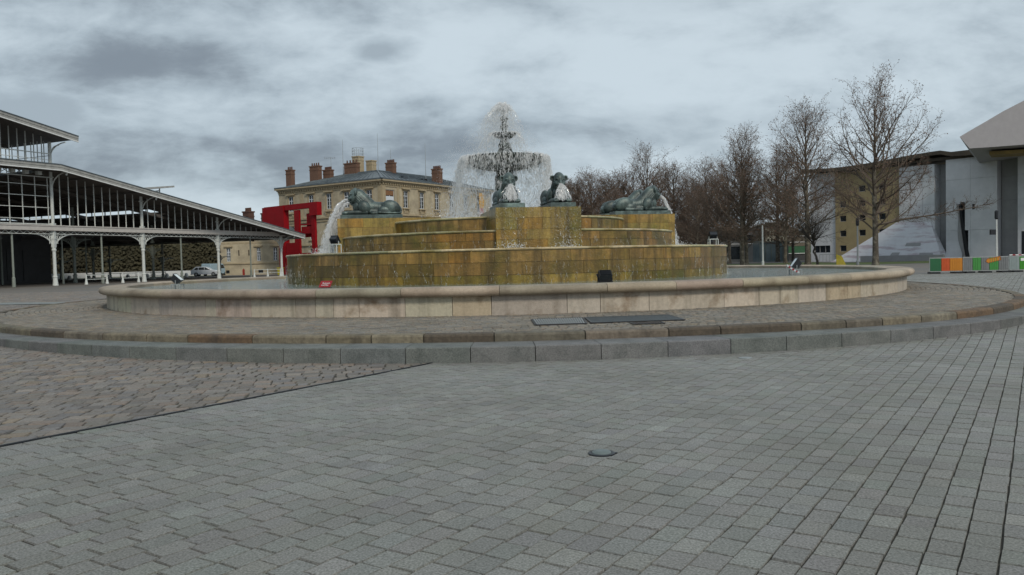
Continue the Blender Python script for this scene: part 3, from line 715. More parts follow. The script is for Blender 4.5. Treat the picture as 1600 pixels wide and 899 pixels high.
# splash at the foot of the curtain
n = 6500; a = RNG.uniform(0, 2 * pi, n); rr = RNG.normal(2.05, .38, n); h = RNG.exponential(.16, n)
p = np.stack([CX - .25 + rr * np.cos(a), CY + rr * np.sin(a), 2.97 + np.clip(h, 0, .8)], -1)
emit(p, RNG.normal(0, 1, (n, 3)) + [0, 0, 1], RNG.uniform(.01, .05, n), RNG.uniform(.004, .010, n))
def flush(name, mat_, **kw):
    V, F_ = drops(np.concatenate(PP), np.concatenate(DD), np.concatenate(LD), np.concatenate(RD))
    PP.clear(); DD.clear(); LD.clear(); RD.clear()
    return np_mesh(name, V, F_, mat_, **kw)
flush('fountain_spray', M_foam, label='white spray and falling curtain of water around the central bronze bowls', cat='water spray', kind='stuff')
for nm, s, P in lions:
    f = np.array(P(1, 0, 0) - P(0, 0, 0)); t_ = np.array(P(0, 1, 0) - P(0, 0, 0))
    mouth = np.array(P(RP - 1.2 + .83, .80 * s, ZT + .14 + .56)); mb = MB()
    # the front pair only dribble over their paws, the side lions throw further
    v0, sp, nst = (0.62, .80, 64) if nm == 'front' else ((1.45, .36, 74) if nm == 'left' else (1.0, .16, 40))
    for k in range(nst):
        aa = RNG.normal(0, sp * .55); vz = RNG.uniform(-.2, .25); vf = v0 * (RNG.uniform(.25, 1.2) if nm == 'front' else RNG.uniform(.80, 1.12))
        vv = f * vf + t_ * aa + np.array([0, 0, vz])
        n = 52; tc0 = RNG.uniform(0, .70, 6); t = np.clip(np.where(RNG.random(n) < .5, RNG.uniform(0, .70, n), tc0[RNG.integers(0, 6, n)] + RNG.normal(0, .02, n)), 0, .7) ; p, v = ballistic(mouth, vv, t)
        p = p + RNG.normal(0, 1, p.shape) * (.004 + (.085 if nm == 'left' else .045) * t[:, None])
        ok = p[:, 2] > 1.88
        rloc = (p - cen) @ f; ok &= ~((rloc < RP + .02) & (p[:, 2] < ZT + (.24 if nm == 'front' else .02)))
        if nm == 'front': ok &= (p[:, 2] > ZT - .1) | (RNG.random(len(p)) < .22)
        emit(p[ok], v[ok] + RNG.normal(0, .5, (ok.sum(), 3)), RNG.uniform(.025, .10, ok.sum()), RNG.uniform(.003, .009, ok.sum()))
    # continuous core strands
    for k in range(9 if nm != 'front' else 12):
        aa = RNG.normal(0, sp * .45); vf = v0 * RNG.uniform(.9, 1.08); tt = np.linspace(0, .24 if nm == 'front' else .5, 12)
        p, v = ballistic(mouth, f * vf + t_ * aa + np.array([0, 0, RNG.uniform(-.1, .15)]), tt); p = p + RNG.normal(0, .006, p.shape)
        mb.tube(p, [random.uniform(.007, .016) for _ in tt], 5)
    # splash where it lands
    T = .66; land = mouth + f * v0 * T; n = 260
    p = np.stack([land[0] + RNG.normal(0, .22, n), land[1] + RNG.normal(0, .22, n), 1.87 + np.clip(RNG.exponential(.07, n), 0, .4)], -1)
    emit(p, RNG.normal(0, 1, (n, 3)) + [0, 0, 1], RNG.uniform(.01, .03, n), RNG.uniform(.006, .015, n))
    V, F_ = drops(np.concatenate(PP), np.concatenate(DD), np.concatenate(LD), np.concatenate(RD)); PP.clear(); DD.clear(); LD.clear(); RD.clear()
    V0 = len(mb.v); mb.v += [tuple(q) for q in V.tolist()]; mb.f += [tuple(i + V0 for i in q) for q in F_.tolist()]; mb.c += [(1, 1, 1)] * len(V)
    mb.build('water_jet', M_foam, None, fix=False, label=JL[(nm, s)], cat='water jet', group='jets from the lions')
# trickles running down the tier walls and pedestals
for R, z1, z0, cnt in ((8.17, 1.80, .88, 230), (6.25, 2.40, 1.86, 70), (4.47, 2.9, 2.45, 26)):
    for k in range(cnt):
        a = RNG.uniform(-1.7, 1.7) if R > 5 else RNG.uniform(-1.5, 1.5); n = int(RNG.uniform(2, 8)); z = np.sort(RNG.uniform(z0, z0 + (z1 - z0) * RNG.uniform(.3, 1), n))[::-1]
        aa = a + np.cumsum(RNG.normal(0, .012 / R * 3, n)); p = np.stack([CX + (R + .012) * np.sin(aa), CY - (R + .012) * np.cos(aa), z], -1)
        emit(p, np.tile([0, 0, -1.], (n, 1)) + RNG.normal(0, .14, (n, 3)), RNG.uniform(.015, .09, n), RNG.uniform(.003, .011, n))
for nm, phi in PED:
    if nm == 'back': continue
    P = ped_frame(phi)
    for s in (-1, 1):
        n = 420 if nm == 'front' else 200; q = RNG.normal(.8 * s, .27, n).clip(-1.3, 1.3); z = RNG.uniform(1.9, ZT, n)
        p = np.array([P(RP + .012 + random.random() * .05, a_, b_) for a_, b_ in zip(q, z)])
        emit(p, np.tile([0, 0, -1.], (n, 1)) + RNG.normal(0, .35, (n, 3)), RNG.uniform(.01, .05, n), RNG.uniform(.004, .011, n))
# overflow frothing at the tier edges
for R, z in ((8.17, .865), (6.27, 1.865), (4.5, 2.455)):
    n = 900; a = RNG.uniform(-2, 2, n); rr = R + RNG.exponential(.05, n)
    emit(np.stack([CX + rr * np.sin(a), CY - rr * np.cos(a), z + RNG.exponential(.012, n)], -1), RNG.normal(0, 1, (n, 3)), RNG.uniform(.006, .02, n), RNG.uniform(.004, .012, n))
flush('running_water', M_thin, label='thin trickles of water running down the ochre fountain tiers', cat='running water', kind='stuff')
# thin veils of water at the two flanks of the widest tier
# ------------------------------------------------------------------ fountain floodlights and sign
def floodlight(loc, rz, label, m_frame, m_body, h=.22, sc=1.0, tiltd=35):
    t = empty('floodlight', loc, rz, label, 'floodlight', 'floodlights around the fountain'); t.scale = (sc, sc, sc)
    mb = MB()
    for s in (-1, 1):
        mb.bar((-.10, .17 * s, 0), (-.10, .17 * s, h), .025); mb.bar((.14, .17 * s, 0), (.14, .17 * s, h), .025); mb.bar((-.10, .17 * s, h), (.14, .17 * s, h), .025)
    mb.bar((-.10, -.17, h), (-.10, .17, h), .025); mb.bar((.14, -.17, h), (.14, .17, h), .025); mb.bar((.02, -.17, h), (.02, -.17, h + .12), .02); mb.bar((.02, .17, h), (.02, .17, h + .12), .02)
    mb.build('frame', m_frame, t)
    R_ = Matrix.Rotation(radians(tiltd), 4, 'Y'); cc = Vector((.02, 0, h + .16))
    def tr(x, y, z): return cc + (R_ @ Vector((x, y, z)))
    mb = MB(); poly = [(-.10, -.09), (.05, -.13), (.05, .13), (-.10, .09)]
    mb.prism(poly, lambda x, z: tr(x, -.15, z), lambda x, z: tr(x, .15, z))
    for k in range(5): mb.box(-.13, -.10, -.13, .13, -.075 + k * .034, -.065 + k * .034, fr=tr)
    mb.box(.05, .065, -.17, .17, .125, .145, fr=tr); mb.box(.05, .065, -.17, .17, -.145, -.125, fr=tr)
    mb.box(.05, .065, -.17, -.15, -.125, .125, fr=tr); mb.box(.05, .065, .15, .17, -.125, .125, fr=tr)
    mb.build('housing', m_body, t)
    mb = MB(); mb.box(.051, .058, -.15, .15, -.125, .125, fr=tr); mb.build('lens', mat('floodlight_glass', (.75, .80, .80), .1, 0.05), t)
    return t
floodlight((2.18, 18.6, .86), radians(98), 'black floodlight in front of the widest ochre tier, just behind the basin rim', M_black, M_black, .08, 1.0, 50)
floodlight((-5.25, 23.75, 1.85), radians(60), 'black floodlight on a white frame standing on the lowest tier below the left lion', mat('white_frame', (.55, .58, .56), .5, .1), M_black, .30, .85, -30)
floodlight((6.62, 26.1, 1.85), radians(95), 'black floodlight on a white frame at the right end of the lowest tier', mat('white_frame', (.55, .58, .56)), M_black, .24, .80, -30)
floodlight((-10.35, 24.6, .86), radians(5), 'grey floodlight with pale glass turned up, in the left part of the basin', M_steel, M_black, .14, 1.1, -48)
floodlight((8.65, 24.2, .86), radians(172), 'tilted floodlight in the right part of the basin beside the red and white tape', M_steel, M_black, .14, 1.15, -35)
def text_mesh(txt, size, extrude=.002, shear=0.0):
    cu = bpy.data.curves.new('lettering', 'FONT'); cu.body = txt; cu.size = size; cu.extrude = extrude; cu.align_x = 'CENTER'; cu.align_y = 'CENTER'; cu.shear = shear
    o = bpy.data.objects.new('tmp', cu); C.objects.link(o); dg = bpy.context.evaluated_depsgraph_get()
    me = bpy.data.meshes.new_from_object(o.evaluated_get(dg)); bpy.data.objects.remove(o); return me
sg = empty('warning_sign', (-5.25, 22.35, .86), radians(-8), 'small red sign with two lines of white lettering at the foot of the lowest tier', 'sign')
mb = MB(); mb.add([(-.19, 0, .02), (.15, 0, .02), (.21, .06, .20), (-.13, .06, .20), (-.19, .015, .02), (.15, .015, .02), (.21, .075, .20), (-.13, .075, .20)],
                  [(0, 1, 2, 3), (7, 6, 5, 4), (0, 4, 5, 1), (1, 5, 6, 2), (2, 6, 7, 3), (3, 7, 4, 0)]); mb.build('panel', mat('sign_red', (.30, .012, .02), .4, .05), sg)
mb = MB(); mb.bar((-.1, .03, 0), (-.1, .05, .08), .02); mb.bar((.1, .03, 0), (.1, .05, .08), .02); mb.box(-.2, .17, .0, .08, -.06, .012); mb.build('bracket', M_black, sg)
for txt, xo, zo in (('Baignade', .025, .135), ('interdite', -.015, .082)):
    me = text_mesh(txt, .062, .001, .3); me.materials.clear(); me.materials.append(M_trim)
    o = bpy.data.objects.new('lettering', me); C.objects.link(o); o.parent = sg; o.rotation_euler = (radians(90 - 18.4), 0, 0); o.location = (xo, .06 * (zo - .02) / .18 - .004, zo)
# striped tape
mb = MB(); pts = [(8.28, 24.9, 1.17), (8.36, 24.4, 1.10), (8.50, 23.6, 1.02), (8.62, 22.5, .94)]
a_ = Vector((8.0, 22.0, 1.17)); b_ = Vector((8.42, 21.4, 1.00))
M_tr = mat('tape_red', (.35, .05, .06), .5, .05)
tp = empty('barrier_tape', (8.0, 22.0, 0.86), 0, 'short strip of red and white tape hanging in the right part of the basin', 'tape')
def tape(c0, c1, n_, w_, sag, par):
    mb = MB()
    V = []; F = []; ccol = []
    for k in range(n_):
        p = c0.lerp(c1, k / n_); q = c0.lerp(c1, (k + 1) / n_); p.z -= sag * sin(pi * k / n_); q.z -= sag * sin(pi * (k + 1) / n_)
        mb.bar(p, q, .008, w_, (.36, .04, .05) if k % 2 else (.75, .75, .75))
    return mb.build('stripes', mat('tape_plastic', (1, 1, 1), .5, .03, attr=True), par)
tp.location = (8.3, 24.0, .86); tape(Vector((0, 0, .31)), Vector((.30, -.2, .08)), 7, .05, .02, tp)
mb = MB(); mb.bar((0, 0.02, 0), (0, 0.02, .33), .02); mb.build('stake', M_steel, tp)

# ------------------------------------------------------------------ metal covers, ground light
def grate(pts, z, name, label, nb, m_=M_steel):
    t = empty(name, (pts[0][0], pts[0][1], z), 0, label, 'cover'); o = Vector(pts[0] + (0,)); 
    q = [Vector((*p, 0)) - o for p in pts]; mb = MB()
    for i in range(4): mb.bar(q[i], q[(i + 1) % 4], .03, .012)
    mb.build('frame', M_black, t); mb = MB()
    for i in range(1, nb):
        k = i / nb; a = q[0].lerp(q[1], k); b = q[3].lerp(q[2], k); mb.bar(a, b, .62 * (q[1] - q[0]).length / nb, .008)
    mb.build('bars', m_, t)
    return t
grate([(.40, 13.95), (1.30, 14.02), (1.36, 15.35), (.36, 15.25)], .386, 'floor_grate', 'open steel floor grate left of the long plate in front of the basin', 22)
grate([(1.40, 14.10), (3.10, 14.32), (3.05, 15.55), (1.40, 15.42)], .386, 'floor_plate', 'long dark steel floor plate set in the cobbles before the basin', 70, mat('ribbed_plate', (.085, .10, .105), .5, .1, metal=.4))
grate([(2.10, 13.62), (2.62, 13.70), (2.60, 13.95), (2.05, 13.88)], .386, 'drain_cover', 'small dark rusty drain cover beside the upper kerb', 9, mat('rusty_iron', (.07, .05, .04), .8, .2))
ul = empty('ground_light', (.675, 6.23, 0.0), 0, 'small domed metal ground light sunk in the grey paving', 'ground light')
mb = MB(); mb.lathe([(.105, -.01), (.105, .008), (.095, .012), (.083, .010), (.083, -.01)], 28); mb.box(.085, .125, -.012, .012, -.005, .008); mb.build('ring', M_black, ul, smooth=True)
mb = MB(); mb.lathe([(.080, .0), (.078, .012), (.062, .024), (.035, .030), (.001, .032)], 28); mb.build('dome', mat('dull_aluminium', (.15, .18, .175), .4, .15, 20, metal=.3), ul, smooth=True)
sp_ = empty('inspection_cap', (3.43, 11.74, float(zg(0, 11.74))), 0, 'small flat metal cap in the paving near the right part of the kerb', 'cover')
mb = MB(); mb.lathe([(.10, -.004), (.10, .008), (.085, .011), (.001, .012)], 20); mb.build('lid', M_steel, sp_)

# ------------------------------------------------------------------ market hall
P0 = Vector((-40.46, 87.7, 0)); TA = radians(24.1); UU = Vector((sin(TA), cos(TA), 0)); NN = Vector((cos(TA), -sin(TA), 0))
hall = empty('market_hall', P0, 0, 'long open iron market hall with grey sloping roofs and pale iron columns', 'hall')
def H(s, w, z): return UU * s + NN * w + Vector((0, 0, z))
DEP = -96.0
COLS = [-48.5, -38.0, -24.3, -10.5, 0.0, 11.1, 22.6]
def zlow(s): return 11.55 - .1675 * (s + 11.3)      # top surface of the right aisle roof
def zlowL(s): return 11.55 - .1675 * (-37.2 - s)
def zup(s): return 14.45 + .17 * (15.0 - abs(s + 24.3))
def roof_slab(name, s0, z0, s1, z1, w0, w1, th, m_):
    mb = MB(); mb.hexa([H(s0, w0, z0 - th), H(s1, w0, z1 - th), H(s1, w1, z1 - th), H(s0, w1, z0 - th), H(s0, w0, z0), H(s1, w0, z1), H(s1, w1, z1), H(s0, w1, z0)]); return mb.build(name, m_, hall)
def fascia(s0, z0, s1, z1, w, h=.56):
    for nm, dz0, dz1, pw, m_ in (('fascia', -.09, -h * .55, .10, M_fascia), ('fascia', -h * .55 - .01, -h, .06, M_fascia), ('gutter', .0, -.08, .16, M_slate), ('trim', -h - .002, -h - .085, .12, M_trim)):
        mb = MB(); mb.hexa([H(s0, w, z0 + dz1), H(s1, w, z1 + dz1), H(s1, w + pw, z1 + dz1), H(s0, w + pw, z0 + dz1), H(s0, w, z0 + dz0), H(s1, w, z1 + dz0), H(s1, w + pw, z1 + dz0), H(s0, w + pw, z0 + dz0)]); mb.build(nm, m_, hall)
SE = 24.4
for s0_, s1_, wa_, wb_ in ((-10.6, 5.4, 2.48, DEP), (5.4, 8.0, 2.48, -5.0), (8.0, SE, 2.48, DEP)):
    roof_slab('roof', s0_, zlow(s0_) - .02, s1_, zlow(s1_) - .02, wa_, wb_, .20, M_roof); roof_slab('ceiling', s0_, zlow(s0_) - .24, s1_ - .01, zlow(s1_) - .24, wa_ - .02, wb_, .08, M_ceil)
roof_slab('roof', -38, zlowL(-38) - .02, -73, zlowL(-73) - .02, 2.48, DEP, .20, M_roof); roof_slab('ceiling', -38, zlowL(-38) - .24, -73, zlowL(-73) - .24, 2.46, DEP, .08, M_ceil)
roof_slab('roof', -24.3, zup(-24.3), -9.3, zup(-9.3), 2.48, DEP, .20, M_roof); roof_slab('roof', -24.32, zup(-24.3), -39.3, zup(-39.3), 2.48, DEP, .20, M_roof)
roof_slab('ceiling', -24.3, zup(-24.3) - .22, -9.4, zup(-9.4) - .22, 2.46, DEP, .08, M_ceil); roof_slab('ceiling', -24.32, zup(-24.3) - .22, -39.2, zup(-39.2) - .22, 2.46, DEP, .08, M_ceil)
fascia(-11.3, 11.62, SE, 5.64, 2.5); fascia(-37.2, 11.50, -11.302, 11.62, 2.5); fascia(-24.3, zup(-24.3) + .1, -9.3, zup(-9.3) + .1, 2.5); fascia(-24.302, zup(-24.3) + .1, -39.3, zup(-39.3) + .1, 2.5); fascia(-37.202, 11.50, -73, 5.6, 2.5)
roof_slab('canopy', -37.2, 11.3, -10.7, 11.42, 2.48, -1.0, .25, M_ceil)
# side eave of the long flank
mb = MB(); mb.hexa([H(SE, 2.6, 5.0), H(SE + .12, 2.6, 5.0), H(SE + .12, DEP, 5.0), H(SE, DEP, 5.0), H(SE, 2.6, 5.6), H(SE + .12, 2.6, 5.6), H(SE + .12, DEP, 5.6), H(SE, DEP, 5.6)]); mb.build('gutter', M_fascia, hall)
# beam and lattice
mb = MB(); mb.hexa([H(-73, .35, 5.38), H(23.2, .35, 5.38), H(23.2, -.25, 5.38), H(-73, -.25, 5.38), H(-73, .35, 5.82), H(23.2, .35, 5.82), H(23.2, -.25, 5.82), H(-73, -.25, 5.82)])
mb.hexa([H(-73, .42, 5.80), H(23.3, .42, 5.80), H(23.3, .36, 5.80), H(-73, .36, 5.80), H(-73, .42, 5.9), H(23.3, .42, 5.9), H(23.3, .36, 5.9), H(-73, .36, 5.9)]); mb.build('beam', M_beam, hall)
mb = MB()
mb.bar(H(-50, .1, 5.05), H(23, .1, 5.05), .08, .05)
s = -50.0
while s < 22.8:
    mb.bar(H(s, .1, 5.07), H(s + .35, .1, 5.37), .03); mb.bar(H(s + .35, .1, 5.37), H(s + .7, .1, 5.07), .03); s += .7
mb.build('lattice', M_iron, hall)
# columns
def column_mb(ztop, br=True, long_arm=True):
    mb = MB()
    mb.lathe([(.27, 0), (.27, .06), (.25, .1), (.20, .62), (.20, .8), (.235, .84), (.235, .9), (.165, .97), (.150, 3.3), (.20, 3.42), (.22, 3.52), (.17, 3.62), (.19, 3.75)], 12)
    mb.box(-.17, .17, -.17, .17, 3.75, 5.36); mb.box(-.21, .21, -.21, .21, 4.55, 4.65)
    mb.box(-.16, .16, .18, .30, 5.83 - .45, ztop - .6) if False else None
    mb.tube([(0, 0, 5.85), (0, 0, ztop - .3)], .15, 10); mb.box(-.2, .2, -.2, .2, 5.9, 6.1); mb.box(-.19, .19, -.19, .19, ztop - .9, ztop - .78)
    for sg_ in (-1, 1):
        # arched bracket either side
        pts = []
        for k in range(9):
            a = pi / 2 * k / 8; pts.append(UU * sg_ * (.17 + 2.0 * (1 - cos(a))) + Vector((0, 0, 3.75 + 1.28 * sin(a))))
        for a, b in zip(pts[:-1], pts[1:]): mb.bar(a, b, .07, .07)
        for k in range(1, 8):
            p = pts[k]; off = (p.dot(UU) * sg_); top = Vector((0, 0, 5.05)) + UU * sg_ * max(off - .35, .2)
            if k < 7: mb.bar(p, top, .035)
            mb.bar(p, Vector((0, 0, min(p.z + .5, 5.05))) + UU * sg_ * min(off + .3, 2.1), .03) if k < 6 else None
        mb.bar(UU * sg_ * .17 + Vector((0, 0, 5.04)), UU * sg_ * 2.2 + Vector((0, 0, 5.04)), .06, .05)
        mb.bar(UU * sg_ * .42 + Vector((0, 0, 4.1)), UU * sg_ * .42 + Vector((0, 0, 5.04)), .05)
    if long_arm:   # curved arm carrying the overhanging roof edge
        pr = None
        for k in range(9):
            a = pi / 2 * k / 8; p = NN * (.12 + 2.3 * (1 - cos(a))) + Vector((0, 0, ztop - 1.9 + 1.45 * sin(a)))
            if pr is not None: mb.bar(pr, p, .08, .08)
            pr = p
        mb.tube([NN * 2.2 + Vector((0, 0, ztop - .75)), NN * 2.45 + Vector((0, 0, ztop - .45))], .09, 6)
    return mb
for s in COLS:
    zt = zlow(s) if s >= -10.5 else (11.5 if s > -38.5 else zlowL(s))
    o = column_mb(zt).build('column', M_iron, hall); o.location = H(s, 0, 0)
    mesh_in = None
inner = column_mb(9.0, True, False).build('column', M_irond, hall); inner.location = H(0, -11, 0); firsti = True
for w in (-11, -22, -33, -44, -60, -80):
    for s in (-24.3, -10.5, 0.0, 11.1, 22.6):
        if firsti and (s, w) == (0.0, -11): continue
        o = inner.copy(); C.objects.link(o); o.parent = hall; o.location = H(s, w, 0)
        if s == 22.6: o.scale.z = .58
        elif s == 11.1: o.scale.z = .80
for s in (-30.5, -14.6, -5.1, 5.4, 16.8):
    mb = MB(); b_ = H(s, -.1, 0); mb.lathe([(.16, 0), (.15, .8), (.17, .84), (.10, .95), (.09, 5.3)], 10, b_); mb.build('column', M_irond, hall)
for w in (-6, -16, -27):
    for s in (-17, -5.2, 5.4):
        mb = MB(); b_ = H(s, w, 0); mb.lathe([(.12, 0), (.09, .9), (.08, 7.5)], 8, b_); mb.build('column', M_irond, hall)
# clerestory post on the nave roof
mb = MB(); mb.tube([H(-10.5, 0, 11.5), H(-10.5, 0, 14.0)], .16, 10); pr = None
for k in range(7):
    a = pi / 2 * k / 6; p = H(-10.4 + .9 * (1 - cos(a)), .0, 12.7 + 1.1 * sin(a))
    if pr is not None: mb.bar(pr, p, .08)
    pr = p
pr = None
for k in range(7):
    a = pi / 2 * k / 6; p = H(-10.5, .1 + 2.2 * (1 - cos(a)), 12.6 + 1.2 * sin(a))
    if pr is not None: mb.bar(pr, p, .08)
    pr = p
mb.build('clerestory_post', M_iron, hall)
mb = MB()     # glazing bars
s = -9.6
while s < 20.5:
    mb.bar(H(s, -.05, 5.9), H(s, -.05, max(zlow(s) - .3, 6.0)), .045, .09); s += .95
s = -10.5 - .8
while s > -38:
    mb.bar(H(s, -.05, 11.5), H(s, -.05, zup(s) - .3), .06, .08); s -= .8
mb.bar(H(-10.5, .02, 12.85), H(-38, .02, 12.85), .09, .09); mb.bar(H(-10.5, .02, 12.25), H(-38, .02, 12.25), .05, .05)
w = 0.0
while w > -60:
    mb.bar(H(-10.45, w - .9, 11.4), H(-10.45, w - .9, 14.2), .06, .07); w -= .95
mb.bar(H(-10.45, 0, 12.7), H(-10.45, -60, 12.7), .05, .05)
# big gridded window of the nave
for z in (6.0, 6.5, 7.6, 8.7, 9.75, 10.55): mb.bar(H(-10.8, -.02, z), H(-37.7, -.02, z), .07, .09 if z in (6.0, 10.55) else .055)
s = -10.9
while s > -38: mb.bar(H(s, -.02, 5.9), H(s, -.02, 10.6), .07, .06); s -= 1.28
mb.build('glazing_bars', M_iron, hall)
mb = MB()     # lattice under the nave cornice with lamp boxes
s = -11.0
while s > -37.5:
    mb.bar(H(s, -.3, 10.75), H(s - .7, -.3, 11.2), .05); mb.bar(H(s, -.3, 11.2), H(s - .7, -.3, 10.75), .05); s -= .7
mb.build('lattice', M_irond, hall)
mb = MB()
for k in range(9): mb = MB(); c_ = -12.1 - 1.3 * k; mb.hexa([H(c_ + a, b, z) for z in (10.65, 11.0) for a, b in ((-.2, .3), (.2, .3), (.2, .7), (-.2, .7))]); mb.build('lamp_box', M_iron, hall)
mb = MB()     # roof trusses and purlins in the dark
for w in range(-6, -90, -11):
    mb.bar(H(-10.5, w, zlow(-10.5) - .6), H(24, w, zlow(24) - .6), .25, .35); mb.bar(H(-38, w, 11), H(-24.3, w, 16.4), .25, .35); mb.bar(H(-24.3, w, 16.4), H(-10.5, w, 14), .25, .35)
for s in range(-8, 24, 3): mb.bar(H(s, 2.3, zlow(s) - .42), H(s, -90, zlow(s) - .42), .12, .18)
for w in range(-11, -90, -11): mb.bar(H(-38, w, 6.0), H(23, w, 5.6), .25, .6)
for s in (-10.5, 0, 11.1, 22.6): mb.bar(H(s, 0, 5.5), H(s, -90, 5.3), .25, .5)
mb.build('roof_trusses', M_ceil, hall)
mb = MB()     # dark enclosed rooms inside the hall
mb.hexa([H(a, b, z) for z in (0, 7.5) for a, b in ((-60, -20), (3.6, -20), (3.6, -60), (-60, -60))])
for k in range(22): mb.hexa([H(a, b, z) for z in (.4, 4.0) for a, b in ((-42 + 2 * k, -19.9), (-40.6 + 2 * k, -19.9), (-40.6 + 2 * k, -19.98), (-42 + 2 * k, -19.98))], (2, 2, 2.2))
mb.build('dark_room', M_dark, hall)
lm = roof_slab('roof_lantern', 1.0, 10.5, 9.4, 11.55, -5.0, DEP, .22, M_fascia)
mb = MB()
for k in range(26):
    w = -6.2 - 2.4 * k; mb.bar(H(8.2, w, 8.2), H(8.2, w, 11.2), .12, .12); mb.bar(H(4.8, w, 8.6), H(4.8, w, 10.8), .10, .10)
    if k % 2 == 0: mb.bar(H(4.8, w, 10.4), H(8.2, w, 10.9), .08, .14)
mb.build('lantern_posts', M_iron, lm)

def railing(name, x0, y0, x1, y1, npost, label, m_, hgt=1.0, group='railings beside the market hall', fat=True):
    t = empty(name, (x0, y0, 0), 0, label, 'railing', group); d = Vector((x1 - x0, y1 - y0, 0))
    for k in range(npost):
        p = d * k / (npost - 1); mb = MB()
        if fat: mb.lathe([(.17, 0), (.16, .08), (.10, .38), (.075, .55), (.10, .6), (.07, .66), (.065, hgt), (.02, hgt + .03)], 10, p)
        else: mb.bar(p, p + Vector((0, 0, hgt)), .06)
        mb.build('post', m_, t)
    mb = MB(); mb.tube([Vector((0, 0, hgt - .08)), d + Vector((0, 0, hgt - .08))], .035, 6); mb.tube([Vector((0, 0, .5)), d + Vector((0, 0, .5))], .03, 6); mb.build('rail', m_, t)
def onfac(s, w=0): return P0 + H(s, w, 0)
r_ = [(-7.9, -5.5, 2, 'white double-rail railing, nearest the big left column of the hall'), (-3.6, -1.6, 2, 'white double-rail railing just left of the second big column of the hall')]
for a, b, n_, lab in r_:
    p = onfac(a, 1.0); q = onfac(b, 1.0); railing('railing', p.x, p.y, q.x, q.y, n_, lab, M_iron)
p = onfac(16.6, .6); q = onfac(21.6, .6); railing('railing', p.x, p.y, q.x, q.y, 3, 'white three-post railing between the last two columns of the hall', M_iron)
p = onfac(1.5, -11); q = onfac(13, -11); railing('railing', p.x, p.y, q.x, q.y, 6, 'dark railing deep inside the hall right of the second column', M_irond, 1.0, fat=False)
p = onfac(-10, -30); q = onfac(4, -30); railing('railing', p.x, p.y, q.x, q.y, 8, 'long grey railing at the back of the hall, before the dark trees', M_irond, 1.0, fat=False)

# ------------------------------------------------------------------ stone building
def facade(mb, fr, W, z0, z1, openings, dep=.28):
    """wall face with rectangular openings and their reveals; fr(s, out, z)"""
    ss = sorted({0.0, W, *[o[0] for o in openings], *[o[1] for o in openings]}); zs = sorted({z0, z1, *[o[2] for o in openings], *[o[3] for o in openings]})
    for i in range(len(ss) - 1):
        for j in range(len(zs) - 1):
            sc_, zc_ = (ss[i] + ss[i + 1]) / 2, (zs[j] + zs[j + 1]) / 2
            if any(o[0] < sc_ < o[1] and o[2] < zc_ < o[3] for o in openings): continue
            mb.add([fr(ss[i], 0, zs[j]), fr(ss[i + 1], 0, zs[j]), fr(ss[i + 1], 0, zs[j + 1]), fr(ss[i], 0, zs[j + 1])], [(0, 1, 2, 3)])
    for a, b, c, d in openings:
        A = [(a, c), (b, c), (b, d), (a, d)]
        for k in range(4):
            (p, q), (r_, t_) = A[k], A[(k + 1) % 4]; mb.add([fr(p, 0, q), fr(r_, 0, t_), fr(r_, -dep, t_), fr(p, -dep, q)], [(0, 1, 2, 3)])
def fbox(mb, fr, s0, s1, o0, o1, z0, z1, col=(1, 1, 1)):
    mb.hexa([fr(a, b, z) for z in (z0, z1) for a, b in ((s0, o0), (s1, o0), (s1, o1), (s0, o1))], col)
def sash(fr, a, b, c, d, parent, m_=None, dep=.2, cross=.72):
    mb = MB(); f_ = .09
    fbox(mb, fr, a + .02, a + f_, -dep, -dep + .06, c + .02, d - .02); fbox(mb, fr, b - f_, b - .02, -dep, -dep + .06, c + .02, d - .02)
    fbox(mb, fr, a + f_, b - f_, -dep, -dep + .06, d - f_, d - .02); fbox(mb, fr, a + f_, b - f_, -dep, -dep + .06, c + .02, c + f_)
    m = (a + b) / 2; fbox(mb, fr, m - .06, m + .06, -dep + .005, -dep + .07, c + f_, d - f_)
    h = c + (d - c) * cross; fbox(mb, fr, a + f_, m - .06, -dep + .002, -dep + .065, h - .05, h + .05); fbox(mb, fr, m + .06, b - f_, -dep + .002, -dep + .065, h - .05, h + .05)
    for z in (c + (d - c) * .24, c + (d - c) * .48): fbox(mb, fr, a + f_, m - .06, -dep, -dep + .04, z - .02, z + .02); fbox(mb, fr, m + .06, b - f_, -dep, -dep + .04, z - .02, z + .02)
    w = mb.build('window', m_ or M_sash, parent)
    mb = MB(); fbox(mb, fr, a + .03, b - .03, -dep - .05, -dep - .01, c + .03, d - .03); mb.build('pane', M_glass, w)
    return w
bo = Vector((-22.4, 140, 0)); dl = Vector((-.84, .5426, 0)).normalized(); dr = Vector((.5426, .84, 0)).normalized()
bld = empty('stone_building', bo, 0, 'large pale limestone building with grey hipped roof and many brick chimneys', 'building')
def FL(s, o, z): return dl * s - dr * o + Vector((0, 0, z))
def FR(s, o, z): return dr * s - dl * o + Vector((0, 0, z))
LW, RW, ZC = 26.4, 34.0, 15.3
wallm = MB(); trim = MB()
lw = [2.98, 8.46, 12.95, 17.6, 23.05]; rw = [6.35, 10.95, 15.5, 20.2, 24.8, 29.4]
opL, opR = [], []
for c_ in lw:
    opL += [(c_ - .68, c_ + .68, 11.55, 14.35), (c_ - .68, c_ + .68, 6.1, 8.6), (c_ - .75, c_ + .75, .9, 4.4)]
for c_ in rw:
    opR += [(c_ - .68, c_ + .68, 11.3, 14.3), (c_ - .68, c_ + .68, 6.1, 8.6), (c_ - .75, c_ + .75, .9, 4.4)]
opR += [(1.0, 3.3, 11.3, 14.35), (1.2, 3.1, 6.1, 8.6), (1.2, 3.1, .9, 4.4)]
facade(wallm, FL, LW, 0, ZC, opL); facade(wallm, FR, RW, 0, ZC, opR)
